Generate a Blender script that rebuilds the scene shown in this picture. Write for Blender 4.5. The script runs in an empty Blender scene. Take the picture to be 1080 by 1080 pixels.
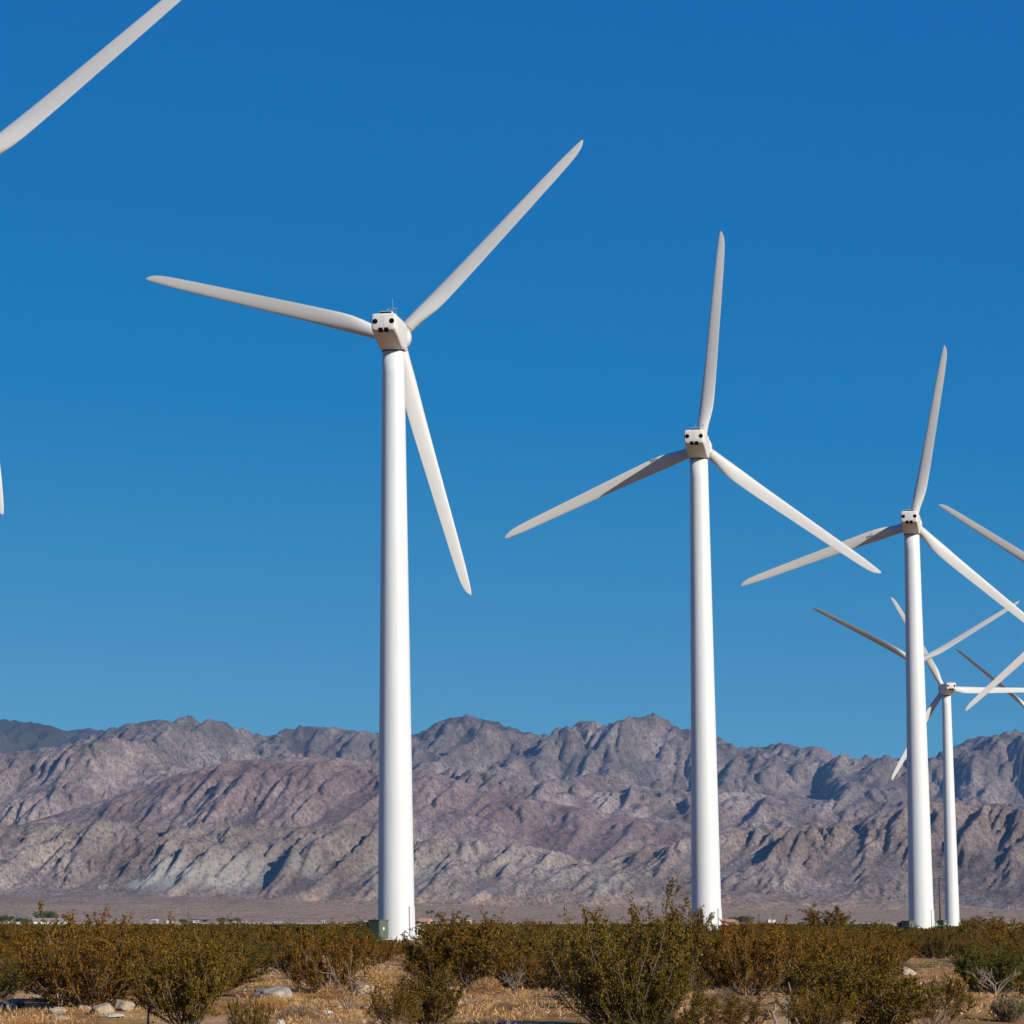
import bpy, math, random
import numpy as np
from mathutils import Matrix, Vector

scene = bpy.context.scene
COL = scene.collection
R_ = math.radians

# ------------------------------------------------------------------ camera
CAM_H = 1.86
FPX = 3430.0                  # focal length in pixels of the 1080 px photograph
PITCH = R_(7.1)
PPX, PPY = 270.0, 540.0       # the photograph is the right part of a wider frame
cam_d = bpy.data.cameras.new('camera')
cam_d.sensor_width = 36
cam_d.lens = FPX / 1080 * 36
cam_d.shift_x = (540 - PPX) / 1080
cam_d.clip_start = 0.5
cam_d.clip_end = 60000
cam = bpy.data.objects.new('camera', cam_d)
cam.location = (0, 0, CAM_H)
cam.rotation_euler = (math.pi / 2 + PITCH, 0, 0)
COL.objects.link(cam)
scene.camera = cam

# ------------------------------------------------------------------ sky, sun, exposure
SUN_EL = 25.0
SUN_AZ = 40.5                 # degrees from -Y (behind the camera) towards +X
sv = Vector((math.sin(R_(SUN_AZ)) * math.cos(R_(SUN_EL)), -math.cos(R_(SUN_AZ)) * math.cos(R_(SUN_EL)), math.sin(R_(SUN_EL))))
world = bpy.data.worlds.new('World')
scene.world = world
world.use_nodes = True
wn = world.node_tree
wn.nodes.clear()
w_out = wn.nodes.new('ShaderNodeOutputWorld')
w_bg = wn.nodes.new('ShaderNodeBackground')
w_sky = wn.nodes.new('ShaderNodeTexSky')
w_sky.sky_type = 'NISHITA'
w_sky.sun_disc = False
w_sky.sun_elevation = R_(SUN_EL)
w_sky.sun_rotation = math.atan2(sv.x, sv.y)
w_sky.altitude = 4000
w_sky.air_density = 1.0
w_sky.dust_density = 0.0
w_sky.ozone_density = 6.0
# deep, polarised desert blue: scale and offset per channel on the physical sky
w_mul = wn.nodes.new('ShaderNodeVectorMath'); w_mul.operation = 'MULTIPLY_ADD'
w_mul.inputs[1].default_value = (0.50, 0.48, 0.20)
w_mul.inputs[2].default_value = (-0.64, 0.50, 3.42)
w_max = wn.nodes.new('ShaderNodeVectorMath'); w_max.operation = 'MAXIMUM'
w_max.inputs[1].default_value = (0.02, 0.02, 0.02)
w_bg.inputs['Strength'].default_value = 0.081
wn.links.new(w_sky.outputs[0], w_mul.inputs[0])
wn.links.new(w_mul.outputs[0], w_max.inputs[0])
wn.links.new(w_max.outputs[0], w_bg.inputs[0])
wn.links.new(w_bg.outputs[0], w_out.inputs[0])

sun_d = bpy.data.lights.new('sun', 'SUN')
sun_d.energy = 5.0
sun_d.angle = R_(0.5)
sun_d.color = (1.0, 0.955, 0.88)
sun = bpy.data.objects.new('sun', sun_d)
sun.rotation_euler = sv.to_track_quat('Z', 'Y').to_euler()
COL.objects.link(sun)

scene.view_settings.view_transform = 'Standard'
scene.view_settings.look = 'None'
scene.view_settings.exposure = 0.3
scene.view_settings.gamma = 1.0
scene.view_settings.use_curve_mapping = False

# ------------------------------------------------------------------ helpers
def px_ray(px, py):
    v = Vector(((px - PPX) / FPX, 0, 0))
    F = Vector((0, math.cos(PITCH), math.sin(PITCH)))
    U = Vector((0, -math.sin(PITCH), math.cos(PITCH)))
    return v + F - U * ((py - PPY) / FPX)

def at_depth(px, py, y):
    r = px_ray(px, py)
    k = y / r.y
    return Vector((0, 0, CAM_H)) + r * k

GX = [0, 120, 250, 700, 1100, 1500, 2400, 3000, 3400, 60000]
GZ = [0, 0, 0, -0.55, -1.2, -1.85, -2.35, -2.95, -9.0, -14]

def gz(x, y):
    x = np.asarray(x, float); y = np.asarray(y, float)
    d = np.maximum(y, 0)
    base = np.interp(d, GX, GZ)
    n = 0.10 * np.sin(x * 0.31 + 1.3 * np.sin(y * 0.17)) * np.sin(y * 0.23 + 0.7) + 0.05 * np.sin(x * 0.83 + y * 0.41) * np.sin(y * 0.71 - x * 0.35 + 2)
    n += 0.02 * np.sin(x * 2.3 + 1.7 * np.sin(y * 1.1)) * np.sin(y * 1.9 + 0.4 * x)
    return base + n * np.clip(1 - (d - 200) / 500, 0.15, 1)

def at_ground(px, py):
    r = px_ray(px, py)
    x = y = 0
    z = 0.0
    for _ in range(12):
        k = (z - CAM_H) / r.z
        x, y = r.x * k, r.y * k
        z = float(gz(x, y))
    return Vector((x, y, z))

def tag(o, label=None, cat=None, group=None, kind=None):
    if label: o['label'] = label
    if cat: o['category'] = cat
    if group: o['group'] = group
    if kind: o['kind'] = kind
    return o

def empty(name, loc, rz=0.0, label=None, cat=None, group=None):
    o = bpy.data.objects.new(name, None)
    o.empty_display_size = 0.3
    o.location = loc
    o.rotation_euler = (0, 0, rz)
    COL.objects.link(o)
    return tag(o, label, cat, group)

def link_mesh(name, me, mat, parent=None, smooth=False):
    o = bpy.data.objects.new(name, me)
    if mat is not None and not me.materials:
        me.materials.append(mat)
    COL.objects.link(o)
    if parent: o.parent = parent
    if smooth:
        me.polygons.foreach_set('use_smooth', np.ones(len(me.polygons), bool))
    return o

def np_mesh(name, V, F):
    """V (n,3); F (m,k) all the same number of corners"""
    me = bpy.data.meshes.new(name)
    V = np.asarray(V, np.float32); F = np.asarray(F, np.int32)
    k = F.shape[1]
    me.vertices.add(len(V)); me.vertices.foreach_set('co', V.ravel())
    me.loops.add(F.size); me.loops.foreach_set('vertex_index', F.ravel())
    me.polygons.add(len(F))
    me.polygons.foreach_set('loop_start', np.arange(0, F.size, k, dtype=np.int32))
    me.update(calc_edges=True)
    return me

class MB:
    def __init__(s): s.v = []; s.f = []
    def quadstrip(s, rings, closed=True, cap0=True, cap1=True):
        b = len(s.v); n = len(rings[0])
        for r in rings: s.v += [tuple(p) for p in r]
        for i in range(len(rings) - 1):
            for j in range(n if closed else n - 1):
                a = b + i * n + j; c = b + i * n + (j + 1) % n
                s.f.append((a, c, c + n, a + n))
        if cap0: s.f.append(tuple(b + j for j in reversed(range(n))))
        if cap1: s.f.append(tuple(b + (len(rings) - 1) * n + j for j in range(n)))
        return s
    def box(s, x0, x1, y0, y1, z0, z1):
        b = len(s.v)
        s.v += [(x0,y0,z0),(x1,y0,z0),(x1,y1,z0),(x0,y1,z0),(x0,y0,z1),(x1,y0,z1),(x1,y1,z1),(x0,y1,z1)]
        for q in ((0,3,2,1),(4,5,6,7),(0,1,5,4),(1,2,6,5),(2,3,7,6),(3,0,4,7)):
            s.f.append(tuple(b + i for i in q))
        return s
    def tube(s, p, q, r0, r1=None, n=8):
        r1 = r0 if r1 is None else r1
        p = Vector(p); q = Vector(q); d = (q - p).normalized()
        a = d.orthogonal().normalized(); c = d.cross(a)
        rr = []
        for pt, r in ((p, r0), (q, r1)):
            rr.append([pt + (a * math.cos(2*math.pi*i/n) + c * math.sin(2*math.pi*i/n)) * r for i in range(n)])
        return s.quadstrip(rr)
    def path(s, pts, rad, n=6):
        rr = []
        pts = [Vector(p) for p in pts]
        a = None
        for i, p in enumerate(pts):
            d = (pts[min(i+1, len(pts)-1)] - pts[max(i-1, 0)]).normalized()
            a = d.orthogonal().normalized() if a is None else (a - d * a.dot(d)).normalized()
            c = d.cross(a)
            rr.append([p + (a * math.cos(2*math.pi*k/n) + c * math.sin(2*math.pi*k/n)) * rad[i] for k in range(n)])
        return s.quadstrip(rr)
    def build(s, name, mat, parent=None, smooth=False, bevel=0):
        me = bpy.data.meshes.new(name)
        me.from_pydata(s.v, [], s.f); me.update()
        o = link_mesh(name, me, mat, parent, smooth)
        if bevel:
            m = o.modifiers.new('bevel', 'BEVEL'); m.width = bevel; m.segments = 2; m.limit_method = 'ANGLE'
        return o

def copy_tree(o, parent=None):
    c = o.copy(); COL.objects.link(c)
    if parent: c.parent = parent
    for ch in list(o.children): copy_tree(ch, c)
    return c

# ------------------------------------------------------------------ materials
def mat_new(name):
    m = bpy.data.materials.new(name); m.use_nodes = True
    nt = m.node_tree; b = nt.nodes['Principled BSDF']
    return m, nt, b

def N(nt, t, **kw):
    n = nt.nodes.new(t)
    for k, v in kw.items():
        if k in n.inputs: n.inputs[k].default_value = v
        else: setattr(n, k, v)
    return n

def ramp(nt, src, stops, interp='LINEAR'):
    r = nt.nodes.new('ShaderNodeValToRGB'); r.color_ramp.interpolation = interp
    e = r.color_ramp.elements
    while len(e) < len(stops): e.new(0.5)
    for i, (p, c) in enumerate(stops):
        e[i].position = p; e[i].color = (*c, 1)
    nt.links.new(src, r.inputs[0])
    return r.outputs[0]

def mix(nt, fac, a, b, mode='MIX'):
    m = nt.nodes.new('ShaderNodeMix'); m.data_type = 'RGBA'; m.blend_type = mode
    for i, s in ((0, fac), (6, a), (7, b)):
        if isinstance(s, (int, float)): m.inputs[i].default_value = s
        elif isinstance(s, tuple): m.inputs[i].default_value = (*s, 1)
        else: nt.links.new(s, m.inputs[i])
    return m.outputs[2]

def simple(name, col, rough=0.6, var=0.15, scale=6.0, metal=0.0, bump=0.0):
    m, nt, b = mat_new(name)
    tc = N(nt, 'ShaderNodeTexCoord')
    no = N(nt, 'ShaderNodeTexNoise', Scale=scale, Detail=4.0)
    nt.links.new(tc.outputs['Object'], no.inputs['Vector'])
    c = ramp(nt, no.outputs[0], [(0.3, tuple(x * (1 - var) for x in col)), (0.7, tuple(min(1, x * (1 + var)) for x in col))])
    nt.links.new(c, b.inputs['Base Color'])
    b.inputs['Roughness'].default_value = rough
    b.inputs['Metallic'].default_value = metal
    if bump:
        bp = N(nt, 'ShaderNodeBump', Strength=bump, Distance=0.05)
        nt.links.new(no.outputs[0], bp.inputs['Height']); nt.links.new(bp.outputs[0], b.inputs['Normal'])
    return m

def white_paint(name, col, rough):
    m, nt, b = mat_new(name)
    tc = N(nt, 'ShaderNodeTexCoord')
    mp = N(nt, 'ShaderNodeMapping'); mp.inputs['Scale'].default_value = (2.2, 2.2, 0.12)
    nt.links.new(tc.outputs['Object'], mp.inputs[0])
    no = N(nt, 'ShaderNodeTexNoise', Scale=1.0, Detail=5.0, Roughness=0.6)
    nt.links.new(mp.outputs[0], no.inputs['Vector'])
    c = ramp(nt, no.outputs[0], [(0.35, tuple(x * 0.93 for x in col)), (0.6, col)])
    nt.links.new(c, b.inputs['Base Color'])
    b.inputs['Roughness'].default_value = rough
    b.inputs['Specular IOR Level'].default_value = 0.35
    return m

M_TOWER = white_paint('white tower paint', (0.60, 0.60, 0.575), 0.5)
M_BLADE = white_paint('white blade gelcoat', (0.53, 0.515, 0.475), 0.5)
M_NAC = white_paint('white nacelle shell', (0.60, 0.57, 0.51), 0.55)
M_DARK = simple('dark opening', (0.004, 0.004, 0.004), 0.8, 0.1)
M_DARK.node_tree.nodes['Principled BSDF'].inputs['Specular IOR Level'].default_value = 0.0
M_SEAM = simple('grey seam', (0.22, 0.22, 0.21), 0.7)
M_STEEL = simple('galvanised steel', (0.35, 0.36, 0.37), 0.4, 0.1, metal=0.6)
M_GREEN = simple('green box paint', (0.085, 0.105, 0.066), 0.55, 0.12, 3)
M_WOODPOLE = simple('creosoted pole', (0.055, 0.028, 0.022), 0.9, 0.25, 8)
M_CONC = simple('concrete', (0.42, 0.40, 0.36), 0.9, 0.12, 4, bump=0.2)
M_STAKE = simple('white stake', (0.62, 0.60, 0.55), 0.7)
M_RED = simple('red reflector', (0.55, 0.09, 0.06), 0.5)
M_PINK = simple('pinkish marker', (0.6, 0.42, 0.36), 0.7)

def foliage_mat(name, stops, trans=0.10, far=False):
    m, nt, b = mat_new(name)
    g = N(nt, 'ShaderNodeNewGeometry')
    oi = N(nt, 'ShaderNodeObjectInfo')
    c = ramp(nt, g.outputs['Random Per Island'], stops)
    if far:
        no = N(nt, 'ShaderNodeTexNoise', Scale=0.16, Detail=2.0)
        nt.links.new(g.outputs['Position'], no.inputs['Vector'])
        f = no.outputs[0]
        hue = ramp(nt, f, [(0.36, (1.15, 0.93, 0.75)), (0.5, (1, 1, 1)), (0.64, (0.72, 0.95, 1.0))])
    else:
        hue = ramp(nt, oi.outputs['Random'], [(0.0, (1.12, 0.98, 0.8)), (0.5, (1, 1, 1)), (1.0, (0.72, 0.84, 0.85))])
    c = mix(nt, 1.0, c, hue, 'MULTIPLY')
    nt.links.new(c, b.inputs['Base Color'])
    b.inputs['Roughness'].default_value = 0.75
    b.inputs['Specular IOR Level'].default_value = 0.12
    if trans:
        t = N(nt, 'ShaderNodeBsdfTranslucent'); nt.links.new(c, t.inputs[0])
        ms = N(nt, 'ShaderNodeMixShader'); ms.inputs[0].default_value = trans
        out = nt.nodes['Material Output']
        nt.links.new(b.outputs[0], ms.inputs[1]); nt.links.new(t.outputs[0], ms.inputs[2]); nt.links.new(ms.outputs[0], out.inputs[0])
    return m

BROWN = [(0.0, (0.030, 0.015, 0.002)), (0.26, (0.055, 0.027, 0.003)), (0.32, (0.15, 0.076, 0.006)), (0.65, (0.185, 0.094, 0.007)), (0.9, (0.15, 0.086, 0.007)), (1.0, (0.32, 0.19, 0.03))]  # darkest stops imitate shaded bush interiors, the last stop sunlit highlights
OLIVE = [(0.0, (0.026, 0.015, 0.002)), (0.26, (0.050, 0.030, 0.003)), (0.32, (0.13, 0.075, 0.006)), (0.7, (0.165, 0.096, 0.007)), (0.9, (0.15, 0.105, 0.008)), (1.0, (0.28, 0.20, 0.02))]  # same painted shade and highlight tones in the olive leaves
GREEN = [(0.0, (0.040, 0.038, 0.005)), (0.5, (0.075, 0.072, 0.008)), (1.0, (0.12, 0.11, 0.015))]
GREY = [(0.0, (0.10, 0.09, 0.05)), (0.5, (0.17, 0.155, 0.095)), (1.0, (0.26, 0.23, 0.15))]
STRAW = [(0.0, (0.20, 0.10, 0.035)), (0.45, (0.42, 0.245, 0.095)), (1.0, (0.62, 0.42, 0.20))]
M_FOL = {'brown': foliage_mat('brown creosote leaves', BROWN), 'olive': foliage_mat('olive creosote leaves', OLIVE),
         'green': foliage_mat('dark green leaves', GREEN), 'grey': foliage_mat('grey green leaves', GREY),
         'straw': foliage_mat('dry straw stalks', STRAW, 0.2)}
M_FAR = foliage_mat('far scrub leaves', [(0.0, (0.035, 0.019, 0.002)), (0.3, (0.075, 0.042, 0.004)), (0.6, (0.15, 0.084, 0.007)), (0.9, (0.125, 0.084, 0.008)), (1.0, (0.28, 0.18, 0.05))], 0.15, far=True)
M_TREE = foliage_mat('garden tree leaves', [(0.0, (0.03, 0.05, 0.015)), (0.6, (0.055, 0.085, 0.025)), (1.0, (0.10, 0.12, 0.035))])
M_STEM = simple('grey brown stems', (0.16, 0.11, 0.072), 0.9, 0.3, 5)
M_DEADWOOD = simple('bleached dead wood', (0.21, 0.155, 0.11), 0.9, 0.3, 7)
M_DEADDARK = simple('dark dead twigs', (0.17, 0.12, 0.085), 0.9, 0.3, 7)
M_BARK = simple('tree bark', (0.16, 0.11, 0.07), 0.9, 0.25, 3)

def ground_mat():
    m, nt, b = mat_new('desert sand')
    g = N(nt, 'ShaderNodeNewGeometry')
    def noise(scale, det=6.0, rough=0.6):
        n = N(nt, 'ShaderNodeTexNoise', Scale=scale, Detail=det, Roughness=rough)
        nt.links.new(g.outputs['Position'], n.inputs['Vector']); return n.outputs[0]
    c1 = ramp(nt, noise(0.25), [(0.33, (0.23, 0.115, 0.040)), (0.52, (0.38, 0.215, 0.086)), (0.70, (0.56, 0.365, 0.185))])
    c2 = ramp(nt, noise(3.5), [(0.35, (0.62, 0.58, 0.52)), (0.6, (1.05, 1.03, 1.0))])
    c3 = ramp(nt, noise(26, 3), [(0.3, (0.6, 0.55, 0.5)), (0.5, (1, 1, 1)), (0.75, (1.25, 1.25, 1.25))])
    c = mix(nt, 1.0, c1, c2, 'MULTIPLY'); c = mix(nt, 0.8, c, c3, 'MULTIPLY')
    # pale, pinkish grey alluvium far out on the valley floor
    sx = N(nt, 'ShaderNodeSeparateXYZ'); nt.links.new(g.outputs['Position'], sx.inputs[0])
    mr = N(nt, 'ShaderNodeMapRange'); mr.inputs[1].default_value = 650; mr.inputs[2].default_value = 900
    nt.links.new(sx.outputs[1], mr.inputs[0])
    mr2 = N(nt, 'ShaderNodeMapRange'); mr2.inputs[1].default_value = 2450; mr2.inputs[2].default_value = 3000
    nt.links.new(sx.outputs[1], mr2.inputs[0])
    pale = ramp(nt, noise(0.02, 4), [(0.35, (0.32, 0.24, 0.17)), (0.65, (0.45, 0.36, 0.27))])
    c = mix(nt, mr.outputs[0], c, pale)
    c = mix(nt, mr2.outputs[0], c, ramp(nt, noise(0.03, 6, 0.7), [(0.4, (0.22, 0.152, 0.120)), (0.6, (0.35, 0.245, 0.190))]))
    mpf = N(nt, 'ShaderNodeMapping'); mpf.inputs['Scale'].default_value = (0.30, 0.05, 0.3)
    nt.links.new(g.outputs['Position'], mpf.inputs[0])
    vof = N(nt, 'ShaderNodeTexVoronoi', Scale=1.0); nt.links.new(mpf.outputs[0], vof.inputs['Vector'])
    spf = ramp(nt, vof.outputs['Distance'], [(0.16, (0.42, 0.40, 0.36)), (0.30, (1, 1, 1))])
    c = mix(nt, mr.outputs[0], c, mix(nt, 1.0, c, spf, 'MULTIPLY'))
    nt.links.new(c, b.inputs['Base Color'])
    b.inputs['Roughness'].default_value = 0.95
    b.inputs['Specular IOR Level'].default_value = 0.1
    bp = N(nt, 'ShaderNodeBump', Strength=0.6, Distance=0.06)
    nt.links.new(noise(9, 6, 0.7), bp.inputs['Height']); nt.links.new(bp.outputs[0], b.inputs['Normal'])
    return m
M_GROUND = ground_mat()

def rock_mat(name, lo, mid, hi, dots=0.75, dot_col=(0.05, 0.05, 0.04), dot_scale=0.06, pale=None, pale_z=(0, 1), veg=None, rough_scale=0.006, soil=None, grain=0.22):
    """bare mountain rock: big colour patches, fine mottling, dark shrub specks, optional pale outcrop band"""
    m, nt, b = mat_new(name)
    g = N(nt, 'ShaderNodeNewGeometry')
    mp = N(nt, 'ShaderNodeMapping'); mp.inputs['Scale'].default_value = (1.0, 0.36, 0.8); mp.inputs['Rotation'].default_value = (0, 0, 0.25)
    nt.links.new(g.outputs['Position'], mp.inputs[0]); st = mp.outputs[0]
    def noise(scale, det=5.0, rough=0.6):
        n = N(nt, 'ShaderNodeTexNoise', Scale=scale, Detail=det, Roughness=rough)
        nt.links.new(st, n.inputs['Vector']); return n.outputs[0]
    c = ramp(nt, noise(rough_scale, 6, 0.65), [(0.34, lo), (0.5, mid), (0.66, hi)])
    fine = ramp(nt, noise(0.045, 6, 0.7), [(0.32, (0.76, 0.74, 0.74)), (0.5, (1, 1, 1)), (0.68, (1.2, 1.19, 1.17))])
    c = mix(nt, 1.0, c, fine, 'MULTIPLY')
    gr = ramp(nt, noise(grain, 4, 0.75), [(0.34, (0.52, 0.50, 0.50)), (0.5, (1, 1, 1)), (0.66, (1.42, 1.40, 1.36))])
    c = mix(nt, 0.9, c, gr, 'MULTIPLY')
    sx = N(nt, 'ShaderNodeSeparateXYZ'); nt.links.new(g.outputs['Position'], sx.inputs[0])
    if pale:
        z0, z1, z2, z3 = pale_z
        zr = ramp(nt, N_maprange(nt, sx.outputs[2], z0, z3), [(0.0, (0, 0, 0)), ((z1 - z0) / (z3 - z0), (1, 1, 1)), ((z2 - z0) / (z3 - z0), (0.8, 0.8, 0.8)), (1.0, (0, 0, 0))])
        xr = N_maprange(nt, sx.outputs[0], 150, -350)
        pn = ramp(nt, noise(0.0085, 5, 0.6), [(0.50, (0, 0, 0)), (0.58, (1, 1, 1))])
        f = mix(nt, 1.0, zr, pn, 'MULTIPLY')
        f = mix(nt, 1.0, f, mix(nt, xr, (0.25, 0.25, 0.25), (1, 1, 1)), 'MULTIPLY')
        c = mix(nt, f, c, mix(nt, noise(0.05, 4), tuple(p * 0.72 for p in pale), pale))
    if soil:
        z0, z1, sc = soil
        sm = N_maprange(nt, sx.outputs[2], z1, z0)
        sc2 = mix(nt, 1.0, mix(nt, 1.0, sc, fine, 'MULTIPLY'), gr, 'MULTIPLY')
        c = mix(nt, sm, c, sc2)
    # shrubs dotted over the slope
    vo = N(nt, 'ShaderNodeTexVoronoi', Scale=dot_scale); vo.inputs['Randomness'].default_value = 1.0
    nt.links.new(st, vo.inputs['Vector'])
    dn = noise(0.01, 3)
    md = N(nt, 'ShaderNodeMath', operation='MULTIPLY'); md.inputs[1].default_value = 0.62
    nt.links.new(dn, md.inputs[0])
    lt = N(nt, 'ShaderNodeMath', operation='LESS_THAN'); nt.links.new(vo.outputs['Distance'], lt.inputs[0]); nt.links.new(md.outputs[0], lt.inputs[1])
    mu = N(nt, 'ShaderNodeMath', operation='MULTIPLY'); mu.inputs[1].default_value = dots; nt.links.new(lt.outputs[0], mu.inputs[0])
    c = mix(nt, mu.outputs[0], c, dot_col)
    if veg:
        z0, z1, amt = veg
        zr = N_maprange(nt, sx.outputs[2], z0, z1)
        vn = ramp(nt, noise(0.011, 6, 0.7), [(0.44, (0, 0, 0)), (0.54, (1, 1, 1))])
        f = mix(nt, 1.0, vn, mix(nt, zr, (0, 0, 0), (amt, amt, amt)), 'MULTIPLY')
        c = mix(nt, f, c, (0.046, 0.044, 0.034))
    nt.links.new(c, b.inputs['Base Color'])
    b.inputs['Roughness'].default_value = 1.0
    b.inputs['Specular IOR Level'].default_value = 0.05
    bp = N(nt, 'ShaderNodeBump', Strength=1.0, Distance=4.0)
    nt.links.new(noise(0.075, 7, 0.75), bp.inputs['Height']); nt.links.new(bp.outputs[0], b.inputs['Normal'])
    return m

def N_maprange(nt, src, a, b):
    mr = N(nt, 'ShaderNodeMapRange'); mr.inputs[1].default_value = a; mr.inputs[2].default_value = b
    nt.links.new(src, mr.inputs[0]); return mr.outputs[0]

# ------------------------------------------------------------------ ground sheet
def make_ground():
    ys = np.concatenate([np.arange(-60, 40, 5.0), np.arange(40, 120, 0.5), np.geomspace(120, 3600, 170), np.geomspace(3700, 40000, 20)])
    us = np.concatenate([np.linspace(-3, -0.35, 14)[:-1], np.linspace(-0.35, 0.6, 260), np.linspace(0.6, 3, 14)[1:]])
    Y, U = np.meshgrid(ys, us, indexing='ij')
    X = U * (np.abs(Y) * 0.95 + 14)
    Z = gz(X, Y)
    n, k = Y.shape
    V = np.stack([X, Y, Z], -1).reshape(-1, 3)
    i = np.arange(n - 1)[:, None] * k + np.arange(k - 1)[None]
    F = np.stack([i, i + 1, i + k + 1, i + k], -1).reshape(-1, 4)
    o = link_mesh('ground', np_mesh('ground', V, F), M_GROUND, smooth=True)
    tag(o, kind='structure')
make_ground()

# ------------------------------------------------------------------ mountains
def perlin(x, y, seed):
    rs = np.random.RandomState(seed)
    perm = rs.permutation(512); ang = rs.rand(512) * 2 * np.pi
    gx, gy = np.cos(ang), np.sin(ang)
    xi = np.floor(x).astype(int); yi = np.floor(y).astype(int)
    xf = x - xi; yf = y - yi
    def grad(a, b, dx, dy):
        h = perm[(perm[a & 511] + b) & 511]
        return gx[h] * dx + gy[h] * dy
    u = xf ** 3 * (xf * (xf * 6 - 15) + 10); v = yf ** 3 * (yf * (yf * 6 - 15) + 10)
    a = grad(xi, yi, xf, yf); b = grad(xi + 1, yi, xf - 1, yf)
    c = grad(xi, yi + 1, xf, yf - 1); d = grad(xi + 1, yi + 1, xf - 1, yf - 1)
    return (a + u * (b - a)) + v * ((c + u * (d - c)) - (a + u * (b - a)))

def fbm(x, y, seed, octv=5, gain=0.5, ridged=False):
    s = 0; a = 1; t = 0
    for o in range(octv):
        n = perlin(x * 2 ** o, y * 2 ** o, seed + o * 7)
        s = s + a * ((1 - 2.2 * np.abs(n)) if ridged else n); t += a; a *= gain
    return s / t

def erode(H, cell, seed, drops, steps=55, batches=6, strength=0.35):
    rs = np.random.RandomState(seed)
    n, m = H.shape
    H = H.ravel() / cell                       # heights in cells
    for bt in range(batches):
        k = drops // batches
        py = rs.rand(k) * (n - 3) + 1; px = rs.rand(k) * (m - 3) + 1
        dx = np.zeros(k); dy = np.zeros(k); sed = np.zeros(k); wat = np.ones(k); vel = np.ones(k)
        for st in range(steps):
            iy = py.astype(int); ix = px.astype(int); fy = py - iy; fx = px - ix
            i0 = iy * m + ix
            h00 = H[i0]; h01 = H[i0 + 1]; h10 = H[i0 + m]; h11 = H[i0 + m + 1]
            gx = (h01 - h00) * (1 - fy) + (h11 - h10) * fy
            gy = (h10 - h00) * (1 - fx) + (h11 - h01) * fx
            h = h00 * (1 - fx) * (1 - fy) + h01 * fx * (1 - fy) + h10 * (1 - fx) * fy + h11 * fx * fy
            dx = dx * 0.25 - gx * 0.75; dy = dy * 0.25 - gy * 0.75
            l = np.sqrt(dx * dx + dy * dy) + 1e-9
            dx /= l; dy /= l
            nx = np.clip(px + dx, 1, m - 2.01); ny = np.clip(py + dy, 1, n - 2.01)
            jy = ny.astype(int); jx = nx.astype(int); gy2 = ny - jy; gx2 = nx - jx
            j0 = jy * m + jx
            hn = H[j0] * (1 - gx2) * (1 - gy2) + H[j0 + 1] * gx2 * (1 - gy2) + H[j0 + m] * (1 - gx2) * gy2 + H[j0 + m + 1] * gx2 * gy2
            dh = hn - h
            cap = np.maximum(-dh, 0.02) * vel * wat * 2.2
            dep = np.where(dh > 0, np.minimum(sed, dh), np.where(sed > cap, (sed - cap) * 0.25, -np.minimum((cap - sed) * strength, np.maximum(-dh, 0))))
            dep = np.clip(dep, -0.25, 0.25)
            dep = np.where((px > 4) & (px < m - 6) & (py > 4) & (py < n - 6) & (nx > 2) & (nx < m - 4) & (ny > 2) & (ny < n - 4), dep, 0)
            sed -= dep
            for off, w in ((0, (1 - fx) * (1 - fy)), (1, fx * (1 - fy)), (m, (1 - fx) * fy), (m + 1, fx * fy)):
                H += np.bincount(i0 + off, weights=dep * w, minlength=n * m)[:n * m]
            vel = np.sqrt(np.clip(vel * vel - dh * 0.6, 0.05, 9)); wat *= 0.975
            px, py = nx, ny
    return H.reshape(n, m) * cell

def blur(H, k=1):
    for _ in range(k):
        P = np.pad(H, 1, mode='edge')
        H = (P[1:-1, 1:-1] * 4 + (P[:-2, 1:-1] + P[2:, 1:-1] + P[1:-1, :-2] + P[1:-1, 2:]) * 2 + P[:-2, :-2] + P[2:, 2:] + P[:-2, 2:] + P[2:, :-2]) / 16
    return H

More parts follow.
